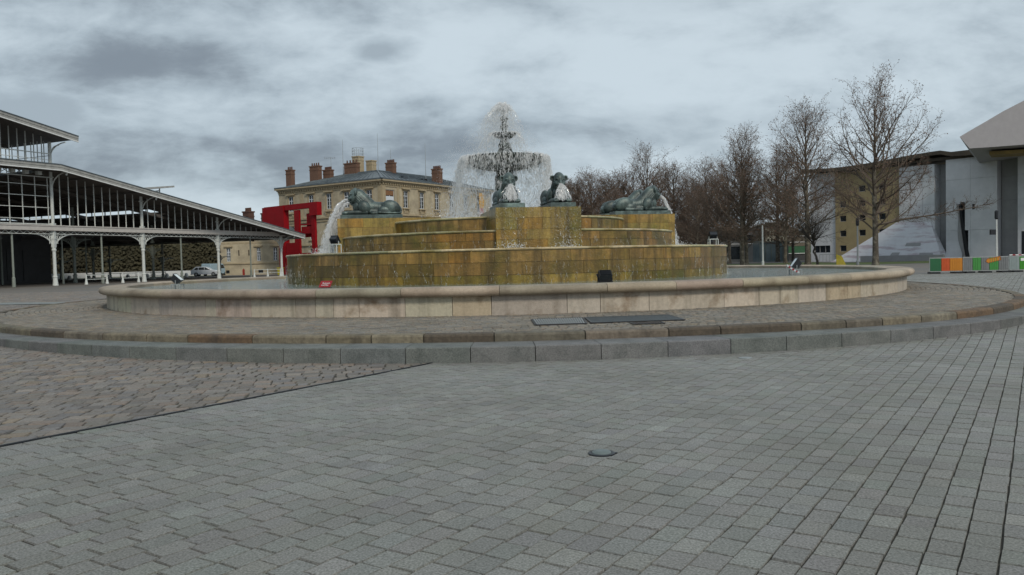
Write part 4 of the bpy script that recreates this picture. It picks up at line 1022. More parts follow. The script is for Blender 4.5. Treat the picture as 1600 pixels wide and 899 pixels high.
for fr, W in ((FL, LW), (FR, RW)):
    fbox(wallm, fr, W - .01, W, -30 if W < 30 else -20, -.02, 0, ZC)
fbox(wallm, FL, .5, LW - .5, -3.0, -2.5, 0, ZC); fbox(wallm, FR, .5, RW - .5, -3.0, -2.5, 0, ZC)
wallm.build('wall', M_house, bld)
for fr, W, ops in ((FL, LW, lw), (FR, RW, rw)):
    fbox(trim, fr, -.25 if W > 30 else -.25, W + .2, .02, .42, 15.52, 15.75); fbox(trim, fr, -.5, W + .4, .02, .75, 15.76, 16.05); fbox(trim, fr, 0, W, .01, .12, 14.85, 15.5)
    k = 0.0
    while k < W: fbox(trim, fr, k, k + .28, .13, .36, 15.2, 15.5); k += .62
    fbox(trim, fr, 0, W, .012, .30, 9.85, 10.15); fbox(trim, fr, 0, W, .012, .18, 9.3, 9.5); fbox(trim, fr, 0, W, .012, .25, 4.9, 5.2); fbox(trim, fr, 0, W, .012, .2, 0, .7)
    for c_ in ops:
        fbox(trim, fr, c_ - 1.1, c_ + 1.1, .012, .42, 14.62, 14.80); fbox(trim, fr, c_ - .85, c_ + .85, .012, .10, 14.37, 14.6)
        fbox(trim, fr, c_ - .86, c_ - .70, .012, .10, 11.5, 14.36); fbox(trim, fr, c_ + .70, c_ + .86, .012, .10, 11.5, 14.36)
        fbox(trim, fr, c_ - 1.0, c_ + 1.0, .012, .38, 11.05, 11.25); fbox(trim, fr, c_ - .8, c_ + .8, .012, .10, 10.3, 11.04)
        for q in (-.8, .55): fbox(trim, fr, c_ + q, c_ + q + .25, .11, .3, 10.6, 11.04)
        fbox(trim, fr, c_ - .95, c_ + .95, .012, .25, 8.75, 8.95); fbox(trim, fr, c_ - .9, c_ + .9, .012, .25, 5.85, 6.0)
# pilasters by the corner
for fr in (FL, FR):
    fbox(trim, fr, .015, .85, .012, .14, 10.16, 14.84)
    fbox(trim, fr, 4.7 if fr is FL else 4.0, 5.3 if fr is FL else 4.5, .012, .10, 10.16, 14.84)
fbox(trim, FL, 19.8, 20.6, .012, .10, 10.16, 14.84)
trim.build('cornice', M_housed, bld)
for c_ in lw:
    sash(FL, c_ - .68, c_ + .68, 11.55, 14.35, bld); sash(FL, c_ - .68, c_ + .68, 6.1, 8.6, bld); sash(FL, c_ - .75, c_ + .75, .9, 4.4, bld)
for c_ in rw:
    sash(FR, c_ - .68, c_ + .68, 11.3, 14.3, bld); sash(FR, c_ - .68, c_ + .68, 6.1, 8.6, bld); sash(FR, c_ - .75, c_ + .75, .9, 4.4, bld)
sash(FR, 1.0, 3.3, 11.3, 14.35, bld, cross=.5); sash(FR, 1.2, 3.1, 6.1, 8.6, bld); sash(FR, 1.2, 3.1, .9, 4.4, bld)
mb = MB(); fbox(mb, FR, 1.15, 3.15, -.13, -.10, 12.3, 13.2); mb.build('blind', M_sash, bld)
mb = MB(); fbox(mb, FR, 1.15, 3.15, -.13, -.10, 13.35, 14.2); mb.build('blind', mat('ochre_blind', (.22, .11, .05), .8, .1), bld)
# hipped slate roof with seams
def R3(s, t, z): return dl * s + dr * t + Vector((0, 0, z))
rf = MB(); e_ = .8
c00, cL, cR, cB = R3(-e_, -e_, 16.06), R3(LW + .4, -e_, 16.06), R3(-e_, RW + .4, 16.06), R3(LW + .4, RW + .4, 16.06)
T00, TL, TR, TB = R3(9, 9, 18.9), R3(LW - 8.5, 9, 18.9), R3(9, RW - 8, 18.9), R3(LW - 8.5, RW - 8, 18.9)
th = Vector((0, 0, .22))
for a, b, c_, d in ((c00, cL, TL, T00), (c00, cR, TR, T00), (cL, cB, TB, TL), (cR, cB, TB, TR), (T00, TL, TB, TR)):
    rf.add([a, b, c_, d], [(0, 1, 2, 3)])
rf.add([c00, cL, cB, cR], [(0, 1, 2, 3)])
for a, b in ((c00, cL), (c00, cR)): rf.hexa([a, b, b + Vector((0, 0, .01)) + (dr if a is c00 and b is cL else dl) * .3, a + Vector((0, 0, .01)) + (dr if b is cL else dl) * .3, a + th, b + th, b + th + (dr if b is cL else dl) * .5, a + th + (dr if b is cL else dl) * .5])
for n_, (a, b, c_, d) in ((22, (c00, cL, TL, T00)), (28, (c00, cR, TR, T00))):
    for k in range(1, n_):
        p = a.lerp(b, k / n_); q = d.lerp(c_, k / n_); rf.bar(p + Vector((0, 0, .06)), q + Vector((0, 0, .06)), .07, .10)
for p, q in ((c00, T00), (T00, TL), (T00, TR)): rf.bar(p + Vector((0, 0, .1)), q + Vector((0, 0, .1)), .25, .18)
roof_o = rf.build('roof', M_slate, bld)
# skylights on the right slope
mb = MB()
for k in (.22, .42, .6, .78):
    p = c00.lerp(cR, k).lerp(T00.lerp(TR, k), .35); mb.hexa([p + dr * a + dl * b + Vector((0, 0, c)) for c in (.0, .35) for a, b in ((0, 0), (1.3, 0), (1.3, 1.5), (0, 1.5))])
mb.build('skylight', M_glass, roof_o)
def chimney(x, y, zb, zt, wx, wy, npots, m_=M_brick, pots=True, parent=None, org=None):
    org = org or bo; p = Vector((x, y, 0)) - org; mb = MB()
    def fr(a, b, z): return p + dl * a + dr * b + Vector((0, 0, z))
    mb.box(-wx / 2, wx / 2, -wy / 2, wy / 2, zb - 2.5, zt, fr=fr); mb.box(-wx / 2 - .1, wx / 2 + .1, -wy / 2 - .1, wy / 2 + .1, zt + .002, zt + .22, fr=fr); mb.box(-wx / 2 - .06, wx / 2 + .06, -wy / 2 - .06, wy / 2 + .06, zt - .7, zt - .55, fr=fr)
    o = mb.build('chimney', m_, parent or bld)
    if pots:
        mb = MB()
        for k in range(npots):
            q = fr(-wx / 2 + wx * (k + .5) / npots, 0, zt + .22); mb.lathe([(.16, 0), (.13, .5), (.15, .55), (.11, .58), (.10, .1)], 8, q)
        mb.build('chimney_pots', M_pot, o)
    return o
for X_, W_, b_, t_, n_ in ((-43.2, 1.6, 17.8, 20.2, 3), (-38.3, 2.6, 18.5, 20.9, 4), (-35.8, 2.1, 18.9, 20.1, 5), (-31.1, 3.6, 19.0, 21.3, 4), (-23.4, 2.1, 19.3, 21.2, 5), (-14.3, 2.1, 17.8, 19.8, 5)):
    chimney(X_ * (.985 if X_ > -40 else .985), 156 if X_ > -40 else 155.5, b_, t_ - .55, W_ * .9, 1.0, n_)
o = chimney(-29.7, 157.5, 18, 22.2, 1.7, 1.5, 0, M_housed, False)
mb = MB(); c_ = Vector((-29.7, 157.5, 22.4)) - bo
for k in range(8):
    a = 2 * pi * k / 8; q = c_ + Vector((1.1 * cos(a), 1.1 * sin(a), 0)); mb.bar(q, q + Vector((0, 0, 1.6)), .06)
for z in (.5, 1.05, 1.6):
    mb.tube([c_ + Vector((1.1 * cos(2 * pi * k / 12), 1.1 * sin(2 * pi * k / 12), z)) for k in range(13)], .03, 5, cap=False)
mb.build('antenna_cage', M_steel, o)
chimney(-27.2, 158, 18, 21.4, 1.5, 1.3, 0, M_housed, False)
for X_, zt in ((-32.75, 25.9), (-25.84, 26.9), (-23.34, 23.9), (-16.49, 24.7)):
    mb = MB(); c_ = Vector((X_, 158, 0)) - bo; mb.tube([c_ + Vector((0, 0, 17)), c_ + Vector((0, 0, zt))], [.07, .03], 6); mb.build('antenna_mast', M_steel, bld)
mb = MB(); c_ = Vector((-35.13, 158, 0)) - bo; mb.tube([c_ + Vector((0, 0, 18)), c_ + Vector((0, 0, 22.4))], .04, 6)
mb.bar(c_ + Vector((-1.3, 0, 22.3)), c_ + Vector((.9, 0, 22.3)), .05)
for k in range(6): mb.bar(c_ + Vector((-1.2 + .38 * k, -.4, 22.3)), c_ + Vector((-1.2 + .38 * k, .4, 22.3)), .03); mb.bar(c_ + Vector((-1.2 + .38 * k, 0, 22.05)), c_ + Vector((-1.2 + .38 * k, 0, 22.55)), .03)
mb.build('tv_aerial', M_steel, bld)
# posters hung on the far end of the right facade
mb = MB(); fbox(mb, FR, 28.9, 30.6, .45, .50, 12.2, 15.2); mb.build('banner', mat('orange_banner', (.62, .33, .03), .7, .1), bld)
mb = MB(); fbox(mb, FR, 28.9, 30.4, .45, .50, 8.8, 12.15); mb.build('banner', mat('pink_banner', (.45, .22, .22), .7, .5, 1.5), bld)

# low annex
ax = Vector((-46.8, 128, 0))
anx = empty('annex_building', ax, 0, 'low stone annex with tall narrow windows and slate roof, seen under the hall roof', 'building')
def FA(s, o, z): return Vector((s, -o, z))
ops = [(1.1, 1.75, 2.2, 4.3), (5.95, 6.6, 2.2, 4.3), (8.6, 9.25, 2.2, 4.3), (.9, 1.5, .3, .8), (6.1, 6.9, .3, .8), (3.0, 3.18, 3.1, 4.0), (4.6, 4.78, 3.1, 4.0)]
mb = MB(); facade(mb, FA, 9.7, 0, 6.4, ops); fbox(mb, FA, 9.69, 9.7, -12, -.02, 0, 6.4); fbox(mb, FA, -.01, 0, -12, -.02, 0, 6.4); fbox(mb, FA, .4, 9.3, -3, -2.6, 0, 6.4); mb.build('wall', M_house, anx)
mb = MB(); fbox(mb, FA, 0, 9.8, .012, .15, 1.75, 1.95); fbox(mb, FA, -.3, 10, .012, .5, 6.42, 6.75)
for a, b, c_, d in ops[:3]: fbox(mb, FA, a - .35, b + .35, .012, .25, d + .2, d + .4)
k = .1
while k < 9.5: fbox(mb, FA, k, k + .9, .012, .03, 5.0, 5.25); k += 1.0
mb.build('cornice', M_housed, anx)
for a, b, c_, d in ops[:3]: sash(FA, a, b, c_, d, anx)
mb = MB()
for a, b, c_, d in ops[3:]: fbox(mb, FA, a, b, -.2, -.15, c_, d)
mb.build('vent', M_black, anx)
mb = MB(); mb.add([FA(-.4, .6, 6.76), FA(10.1, .6, 6.76), FA(10.1, -12.6, 6.76), FA(-.4, -12.6, 6.76), FA(3.0, -5.0, 8.7), FA(9.0, -5.0, 8.7)], [(0, 1, 5, 4), (1, 2, 5), (2, 3, 4, 5), (3, 0, 4), (0, 3, 2, 1)]); ro = mb.build('roof', M_slate, anx)
chimney(-43.1, 131.5, 8.5, 10.2, 1.5, 1.1, 4, M_pot, True, anx, ax); chimney(-40.5, 132.5, 8.5, 9.9, 1.3, 1.0, 3, M_pot, True, anx, ax)
mb = MB(); mb.box(-.25, .25, -.2, .2, 0, 1.0); mb.tube([(0, 0, 1.0), (0, 0, 1.15)], .12, 8); o = mb.build('fire_hydrant', mat('hydrant_red', (.3, .03, .02), .5), None, label='small red hydrant post at the foot of the low annex', cat='hydrant'); o.location = (-42.2, 125.5, 0); o.scale = (.6, .6, .9)
mb = MB(); mb.prism([(-.35, 0), (.35, 0), (.42, 1.0), (-.42, 1.0)], lambda x, z: (x, -.35, z), lambda x, z: (x, .35, z)); mb.box(-.46, .46, -.42, .42, 1.002, 1.12); o = mb.build('waste_bin', mat('bin_yellow', (.42, .36, .03), .5), None, label='yellow bin near the right end of the low annex', cat='bin'); o.location = (-34.2, 118.0, 0)

# ------------------------------------------------------------------ red folly
fo = Vector((-27.3, 114, 0)); fe = Vector((-.75, .66, 0)).normalized(); fn = Vector((-fe.y, fe.x, 0)); fn = fn if fn.y > 0 else -fn
fol = empty('red_pavilion', fo, 0, 'bright red cubic steel pavilion of beams and blocks in front of the stone building', 'pavilion')
def fs(Xq, Zq=None):
    k = Xq / 114; s = (-27.3 - 114 * k) / (-fe.x + fe.y * k); 
    if Zq is None: return s
    D = 114 + fe.y * s; return s, 1.55 + (Zq - 1.55) * D / 114
def rbox(nm, Xa, Xb, za, zb, o0=0.0, o1=-1.0):
    sa, sb = fs(Xa), fs(Xb); sm = (sa + sb) / 2; kk = (114 + fe.y * sm) / 114; z0_ = 1.55 + (za - 1.55) * kk if za > 0 else 0; z1_ = 1.55 + (zb - 1.55) * kk
    mb = MB(); mb.hexa([fe * a - fn * b + Vector((0, 0, z)) for z in (z0_, z1_) for a, b in ((sa, o0), (sb, o0), (sb, o1), (sa, o1))]); return mb.build(nm, M_red, fol)
rbox('block', -35.4, -32.35, 5.2, 9.78, 0, -.9); rbox('block', -28.45, -27.3, 8.45, 10.33, .3, -.5)
rbox('beam', -35.2, -28.5, 9.27, 10.02, -.1, -.9); rbox('post', -30.95, -30.25, 0, 9.25, -.1, -.4); rbox('post', -28.45, -27.95, 0, 8.43, 0, -.35)
rbox('block', -29.5, -28.5, 6.75, 8.75, -.5, -.8); rbox('beam', -30.1, -28.5, 5.9, 6.9, -.3, -.8); rbox('beam', -31.2, -29.3, 5.4, 6.3, -1.2, -2); rbox('beam', -30.1, -28.5, 7.1, 7.3, -.2, -.6)
rbox('block', -32.3, -31.0, 2.2, 4.6, -.2, -.6); rbox('beam', -32.3, -27.9, 1.2, 3.1, -.05, -.8)
rbox('post', -33.4, -32.6, 0, 5.1, -.3, -1.2); 


# ------------------------------------------------------------------ music school on the right
A0 = Vector((45.9, 122, 0)); B0 = Vector((64.3, 100, 0)); de = (B0 - A0).normalized(); ne = Vector((de.y, -de.x, 0)); ne = ne if ne.y < 0 else -ne
con = empty('music_school', A0, 0, 'long modern pale building with brown roof edge, sandy section and sloping white wedge', 'building')
def FC(s, o, z): return de * s + ne * o + Vector((0, 0, z))
def cbox(nm, s0, s1, o0, o1, z0, z1, m_, p=con): mb = MB(); fbox(mb, FC, s0, s1, o0, o1, z0, z1); return mb.build(nm, m_, p)
mb = MB(); facade(mb, FC, 4.05, 0, 13.35, [(.55, 3.1, 1.4, 2.45)]); fbox(mb, FC, -.01, 0, -18, -.02, 0, 13.35); fbox(mb, FC, .3, 3.8, -1.5, -1.2, 0, 13.3); mb.build('wall', M_conc, con)
mb = MB(); fbox(mb, FC, .55, 3.1, -.24, -.2, 1.4, 2.45); mb.build('window', M_glass, con)
mb = MB(); fbox(mb, FC, 1.35, 1.42, -.19, -.12, 1.42, 2.43); fbox(mb, FC, 2.25, 2.32, -.19, -.12, 1.42, 2.43); mb.build('window_frame', M_concd, con)
yo = []
for c_ in (5.2, 8.1, 11.0):
    for z in (1.5, 3.7, 5.9, 8.0, 10.1):
        if (c_, z) not in ((5.2, 10.1),): yo.append((c_ - .5, c_ + .5, z, z + .9))
mb = MB(); FCy = lambda s, o, z: FC(s + 4.05, o + .15, z)
facade(mb, FCy, 9.4, 0, 13.2, [(a - 4.05, b - 4.05, c_, d) for a, b, c_, d in yo]); fbox(mb, FC, 4.3, 13.2, -1.5, -1.2, 0, 13.2)
fbox(mb, FC, 4.03, 4.05, -.1, .15, 0, 13.2); mb.build('wall', M_yel, con)
for a, b, c_, d in yo:
    mb = MB(); fbox(mb, FC, a, b, -.10, -.06, c_, d); w = mb.build('window', M_glass, con)
    mb = MB(); fbox(mb, FC, a, b, -.05, .02, c_, c_ + .06); fbox(mb, FC, a, b, -.05, .02, d - .06, d); fbox(mb, FC, a, a + .06, -.05, .02, c_ + .06, d - .06); fbox(mb, FC, b - .06, b, -.05, .02, c_ + .06, d - .06); mb.build('frame', M_concd, w)
def panels(s0, s1, ns, zs, o0, o1, m_):
    mb = MB(); fbox(mb, FC, s0 + .01, s1 - .01, o0, o1 - .12, 0, zs[-1] - .01)
    for i in range(ns):
        for j in range(len(zs) - 1):
            a = s0 + (s1 - s0) * i / ns; b = s0 + (s1 - s0) * (i + 1) / ns; fbox(mb, FC, a + .015, b - .015, o1 - .115, o1, zs[j] + .015, zs[j + 1] - .015, gcol(1, .025, .004))
    return mb.build('wall', m_, con)
M_concp = mat('pale_concrete_panels', (0.64, 0.645, 0.67), 0.7, 0.08, 1.0, attr=True, color2=(0.54, 0.55, 0.57), c2scale=0.3, streak=((.38, .38, .38), .35, .8, .5, .75))
M_concq = mat('grey_concrete_panels', (0.32, 0.32, 0.325), 0.7, 0.08, 1.0, attr=True, streak=((.2, .2, .2), .35, .8, .5, .75))
panels(13.47, 18.2, 3, (0, 3.9, 7.6, 10.6, 13.0), -8, .35, M_concp)
panels(18.22, 19.65, 1, (0, 3.9, 7.6, 10.6, 13.0), -8, -1.4, M_concq)
# tall panels with joints
mb = MB()
for i, (a, b) in enumerate(((19.7, 22.7), (22.72, 25.85))):
    for j, (c_, d) in enumerate(((0, 3.9), (3.92, 7.6), (7.62, 10.6), (10.62, 13.35))):
        if i == 0 and j < 2:
            if j == 0: fbox(mb, FC, a, 21.7, -.4, .5, c_, d); fbox(mb, FC, 22.45, b, -.4, .5, c_, d)
            else: fbox(mb, FC, a, 21.45, -.4, .5, c_, d); fbox(mb, FC, 22.05, b, -.4, .5, c_, d)
        else: fbox(mb, FC, a, b, -.4, .5, c_, d)
fbox(mb, FC, 19.7, 25.85, -8, -.42, 0, 13.3); mb.build('wall', M_conc, con)
# dark wavy slit with a curved lip
mb = MB(); V = []
def slit(z): return 21.30 + .85 * (1 - z / 7.4) ** 1.2
n = 14
for k in range(n):
    z0_, z1_ = 7.4 * k / n, 7.4 * (k + 1) / n
    mb.hexa([FC(slit(z0_) + .0, .52, z0_), FC(slit(z0_) + .55 * (1 - .6 * k / n), .52, z0_), FC(slit(z0_) + .55, -.3, z0_), FC(slit(z0_), -.3, z0_), FC(slit(z1_), .52, z1_), FC(slit(z1_) + .55 * (1 - .6 * (k + 1) / n), .52, z1_), FC(slit(z1_) + .55, -.3, z1_), FC(slit(z1_), -.3, z1_)])
mb.build('dark_slit', M_black, con)
mb = MB()
for k in range(n):
    z0_, z1_ = 7.4 * k / n, 7.4 * (k + 1) / n; q0 = slit(z0_) - .14 + .18 * sin(z0_ * .95 + 2); q1 = slit(z1_) - .14 + .18 * sin(z1_ * .95 + 2)
    mb.hexa([FC(q0 - .22, .505, z0_), FC(slit(z0_) - .002, .505, z0_), FC(slit(z0_) - .002, .75, z0_), FC(q0 - .22, .60, z0_), FC(q1 - .22, .505, z1_), FC(slit(z1_) - .002, .505, z1_), FC(slit(z1_) - .002, .75, z1_), FC(q1 - .22, .60, z1_)])
mb.build('curved_lip', M_concd, con)
cbox('small_window', 22.95, 23.25, .45, .53, 6.6, 7.3, M_black)
panels(25.9, 28.25, 1, (0, 3.9, 7.6, 10.6, 13.35), -8, -.9, M_concq); panels(28.3, 38, 4, (0, 3.9, 7.6, 10.6, 13.35), -8, .9, M_concp); cbox('dark_slit', 28.75, 29.3, .85, .93, 0, 3.5, M_black)
mb = MB()   # clerestory strip of glass under the roof
fbox(mb, FC, 20.3, 27.6, -.2, .42, 13.37, 13.85); mb.build('clerestory_glass', M_glass, con)
mb = MB()
for k in range(8): fbox(mb, FC, 20.3 + k * 1.0, 20.36 + k * 1.0, .43, .50, 13.37, 13.85)
mb.build('clerestory_frame', M_concd, con)
mb = MB(); up_ = []   # undulating brown roof
ss_ = np.linspace(-.6, 38, 30)
def rt(s): return 14.15 - .35 * sin(s * .22 + .3) * (s < 20) + .05 * s / 10
for a, b in zip(ss_[:-1], ss_[1:]):
    th0, th1 = .45 + .35 * min(a / 20, 1) * abs(sin(a * .17)), .45 + .35 * min(b / 20, 1) * abs(sin(b * .17))
    if a < 0: th0 = .45
    mb.hexa([FC(a, 1.4, rt(a) - th0), FC(b, 1.4, rt(b) - th1), FC(b, -18, rt(b) - th1), FC(a, -18, rt(a) - th0), FC(a, 1.4, rt(a)), FC(b, 1.4, rt(b)), FC(b, -18, rt(b)), FC(a, -18, rt(a))])
mb.build('roof', M_roofd, con)
cbox('eaves', 13.0, 38, -.4, .6, 13.36, 13.75, M_roofd)
# sloping wedge of veined slabs
mb = MB(); mb.add([FC(5.0, 3.4, 0), FC(20.1, 2.6, 0), FC(17.7, .4, 5.2), FC(13.1, .4, 5.4), FC(5.0, .16, 0), FC(20.1, .36, 0), FC(17.7, .36, 5.2), FC(13.1, .36, 5.4)],
                  [(0, 1, 2, 3), (0, 3, 7, 4), (1, 5, 6, 2), (3, 2, 6, 7), (4, 7, 6, 5), (0, 4, 5, 1)]); wd = mb.build('sloping_wedge', M_marble, con)
def onw(u, v, o=.03):   # point on the wedge face
    a = FC(5.0, 3.4, 0).lerp(FC(20.1, 2.6, 0), u); b = FC(13.1, .4, 5.4).lerp(FC(17.7, .4, 5.2), u); n_ = (ne * 1.6 + Vector((0, 0, 1))).normalized(); return a.lerp(b, v) + n_ * o
for u0, u1, v0, v1 in ((.52, .60, .06, .22), (.62, .80, .38, .46), (.80, .93, .12, .20)):
    mb = MB(); q = [(u0, v0), (u1, v0), (u1, v1), (u0, v1)]; mb.add([onw(*p, .0) for p in q] + [onw(*p, .05) for p in q], [(0, 1, 2, 3), (4, 5, 6, 7), (0, 1, 5, 4), (1, 2, 6, 5), (2, 3, 7, 6), (3, 0, 4, 7)]); mb.build('roof_vent', M_concd, wd)
cbox('low_wall', 10, 21, 4.2, 4.6, 0, .8, M_concd)
# concert hall: curved grey roof on walls
ch = empty('concert_hall', (62, 90, 0), 0, 'pointed curved grey roof of the concert hall at the right edge', 'building')
prof = [(49.55, 13.8), (50.67, 12.5), (53.5, 12.62), (57, 12.8), (66, 13.3), (80, 13.9), (80, 21.5), (72, 21.2), (64, 19.9), (60, 18.9), (56.66, 17.6), (54.3, 16.45), (52.44, 15.4), (50.8, 14.5)]
mb = MB(); mb.prism(prof, lambda x, z: (x - 62, -2, z), lambda x, z: (x - 62 + 14.5, 20, z)); o = mb.build('curved_roof', M_grey, ch)
mb = MB()
for k in range(1, 10):
    z = 12.8 + k * .9
    for a, b in zip(prof[7:-1], prof[8:]): pass
mb = MB(); mb.box(0, 12, 0, 14, 0, 13.0, fr=lambda x, y, z: (x + 9 + y * .7, y + 4, z)); mb.build('wall', M_conc, ch)
mb = MB(); mb.box(-8.0, 18, .2, 3, 12.0, 12.4, fr=lambda x, y, z: (x + y * .7, y, z + (x + 8) * .03)); mb.build('soffit', mat('ochre_soffit', (.20, .14, .035), .7, .3, .6), ch)

# ------------------------------------------------------------------ far buildings, grass
db = empty('grey_building', (38, 150, 0), 0, 'low dark grey building half hidden behind the tree trunks', 'building')
mb = MB(); facade(mb, lambda s, o, z: Vector((s, -o, z)), 8.5, 0, 6.0, [(2.0, 5.6, .5, 2.9), (1, 7.5, 4, 5)]); mb.box(.2, 8.3, 2, 2.3, 0, 6); mb.box(8.49, 8.5, .02, 9, 0, 6); mb.box(-.01, 0, .02, 9, 0, 6); mb.build('wall', mat('dark_grey_render', (.13, .14, .145), .8, .1), db)
mb = MB(); mb.box(-.3, 8.8, -.3, 9, 6.01, 6.4); mb.build('roof', M_slate, db)
mb = MB(); mb.box(2, 5.6, .2, .24, .5, 2.9); mb.box(1, 7.5, .2, .24, 4, 5); mb.build('window', M_glass, db)
mb = MB(); mb.box(.3, 8.2, -.12, -.01, 3.3, 3.42); mb.build('ledge', M_trim, db)
gb = empty('glass_kiosk', (44.0, 141, 0), 0, 'pale blue-grey glass kiosk standing behind the tree trunks', 'kiosk')
mb = MB(); mb.box(0, 5.0, 0, 4, 0, 3.4); mb.build('wall', mat('pale_glass_wall', (.19, .25, .27), .15, .15, .7), gb)
mb = MB()
for k in range(6): mb.box(k - .04, k + .04, -.06, -.01, 0, 3.4)
mb.box(-.2, 5.2, -.3, 4.2, 3.42, 3.6); mb.build('frame', M_irond, gb)
fb = empty('white_latticed_building', (47.9, 150, 0), 0, 'small white latticed building with dark openings between the trees', 'building')
mb = MB(); o_ = [(.35 + i * .62, .35 + i * .62 + .34, .5 + j * 1.4, 1.4 + j * 1.4) for i in range(5) for j in range(4)]; facade(mb, lambda s, o, z: Vector((s, -o, z)), 3.5, 0, 6.2, o_); mb.box(3.49, 3.5, .02, 6, 0, 6.2); mb.box(0, .01, .02, 6, 0, 6.2); mb.build('wall', mat('cream_lattice', (.42, .42, .34), .8, .25, 1), fb)
mb = MB(); mb.box(.1, 3.4, .5, .8, 0, 6.2); mb.build('dark_backing', M_dark, fb); mb = MB(); mb.box(-.1, 3.6, -.1, 6, 6.21, 6.4); mb.build('roof', M_slate, fb)
lb = empty('terraced_shed', (51.6, 150, 0), 0, 'long low shed with green stripe and pale roof lines behind the trees', 'building')
mb = MB(); mb.box(0, 12, 0, 8, 0, 1.3); mb.build('base_wall', M_dark, lb); mb = MB(); mb.box(0, 12, -.05, 8, 1.31, 2.7); mb.build('green_band', mat('green_paint', (.03, .11, .05), .7, .15), lb)
mb = MB(); mb.box(0, 12, -.1, 8, 2.71, 4.5); mb.build('wall', mat('tan_boards', (.14, .12, .09), .8, .2), lb)
mb = MB(); mb.box(-.1, 12.1, -.25, 8, 4.51, 4.66); mb.box(0, 12, -.2, -.11, 3.4, 3.5); mb.box(0, 12, -.2, -.06, 1.28, 1.4); mb.build('pale_ledges', M_trim, lb)
sheet('grass', [((24, 104), (29, 88), (60, 88), (60, 104)), ((26, 118), (24, 104.1), (44, 104.1), (44, 118))], M_grass, .02, sub=4)
sheet('road', [((14, 126), (14, 119), (60, 119), (60, 140))], M_road, .012, sub=3)
sheet('grass', [((-100, 134), (-100, 128), (-48, 128), (-48, 134))], M_grass, .03, sub=3)
sheet('road', [((-100, 127.5), (-100, 119), (-48, 119), (-48, 127.5))], M_road, .02, sub=3)
mb = MB(); mb.box(-100, -48, 134.1, 134.5, 0, .9); mb.build('low_wall', M_conc, None, label='low pale wall behind the grass beyond the hall', cat='wall')

# ------------------------------------------------------------------ trees
def segs_mesh(S, sides=3):
    S = np.array(S); P = S[:, :3]; Q = S[:, 3:6]; r0 = S[:, 6:7]; r1_ = S[:, 7:8]; D_ = Q - P; D_ /= np.maximum(np.linalg.norm(D_, axis=1, keepdims=True), 1e-6)
    ref = np.where(np.abs(D_[:, 2:3]) > .9, np.array([[1., 0, 0]]), np.array([[0, 0, 1.]])); A = np.cross(D_, ref); A /= np.linalg.norm(A, axis=1, keepdims=True); B = np.cross(D_, A)
    rings = []
    for base_, rr in ((P, r0), (Q, r1_)):
        for k in range(sides):
            a = 2 * pi * k / sides; rings.append(base_ + (A * cos(a) + B * sin(a)) * rr)
    V = np.stack(rings, 1).reshape(-1, 3); f = np.array([[k, (k + 1) % sides, sides + (k + 1) % sides, sides + k] for k in range(sides)])
    return V, ((np.arange(len(S)) * 2 * sides)[:, None, None] + f[None]).reshape(-1, 4)
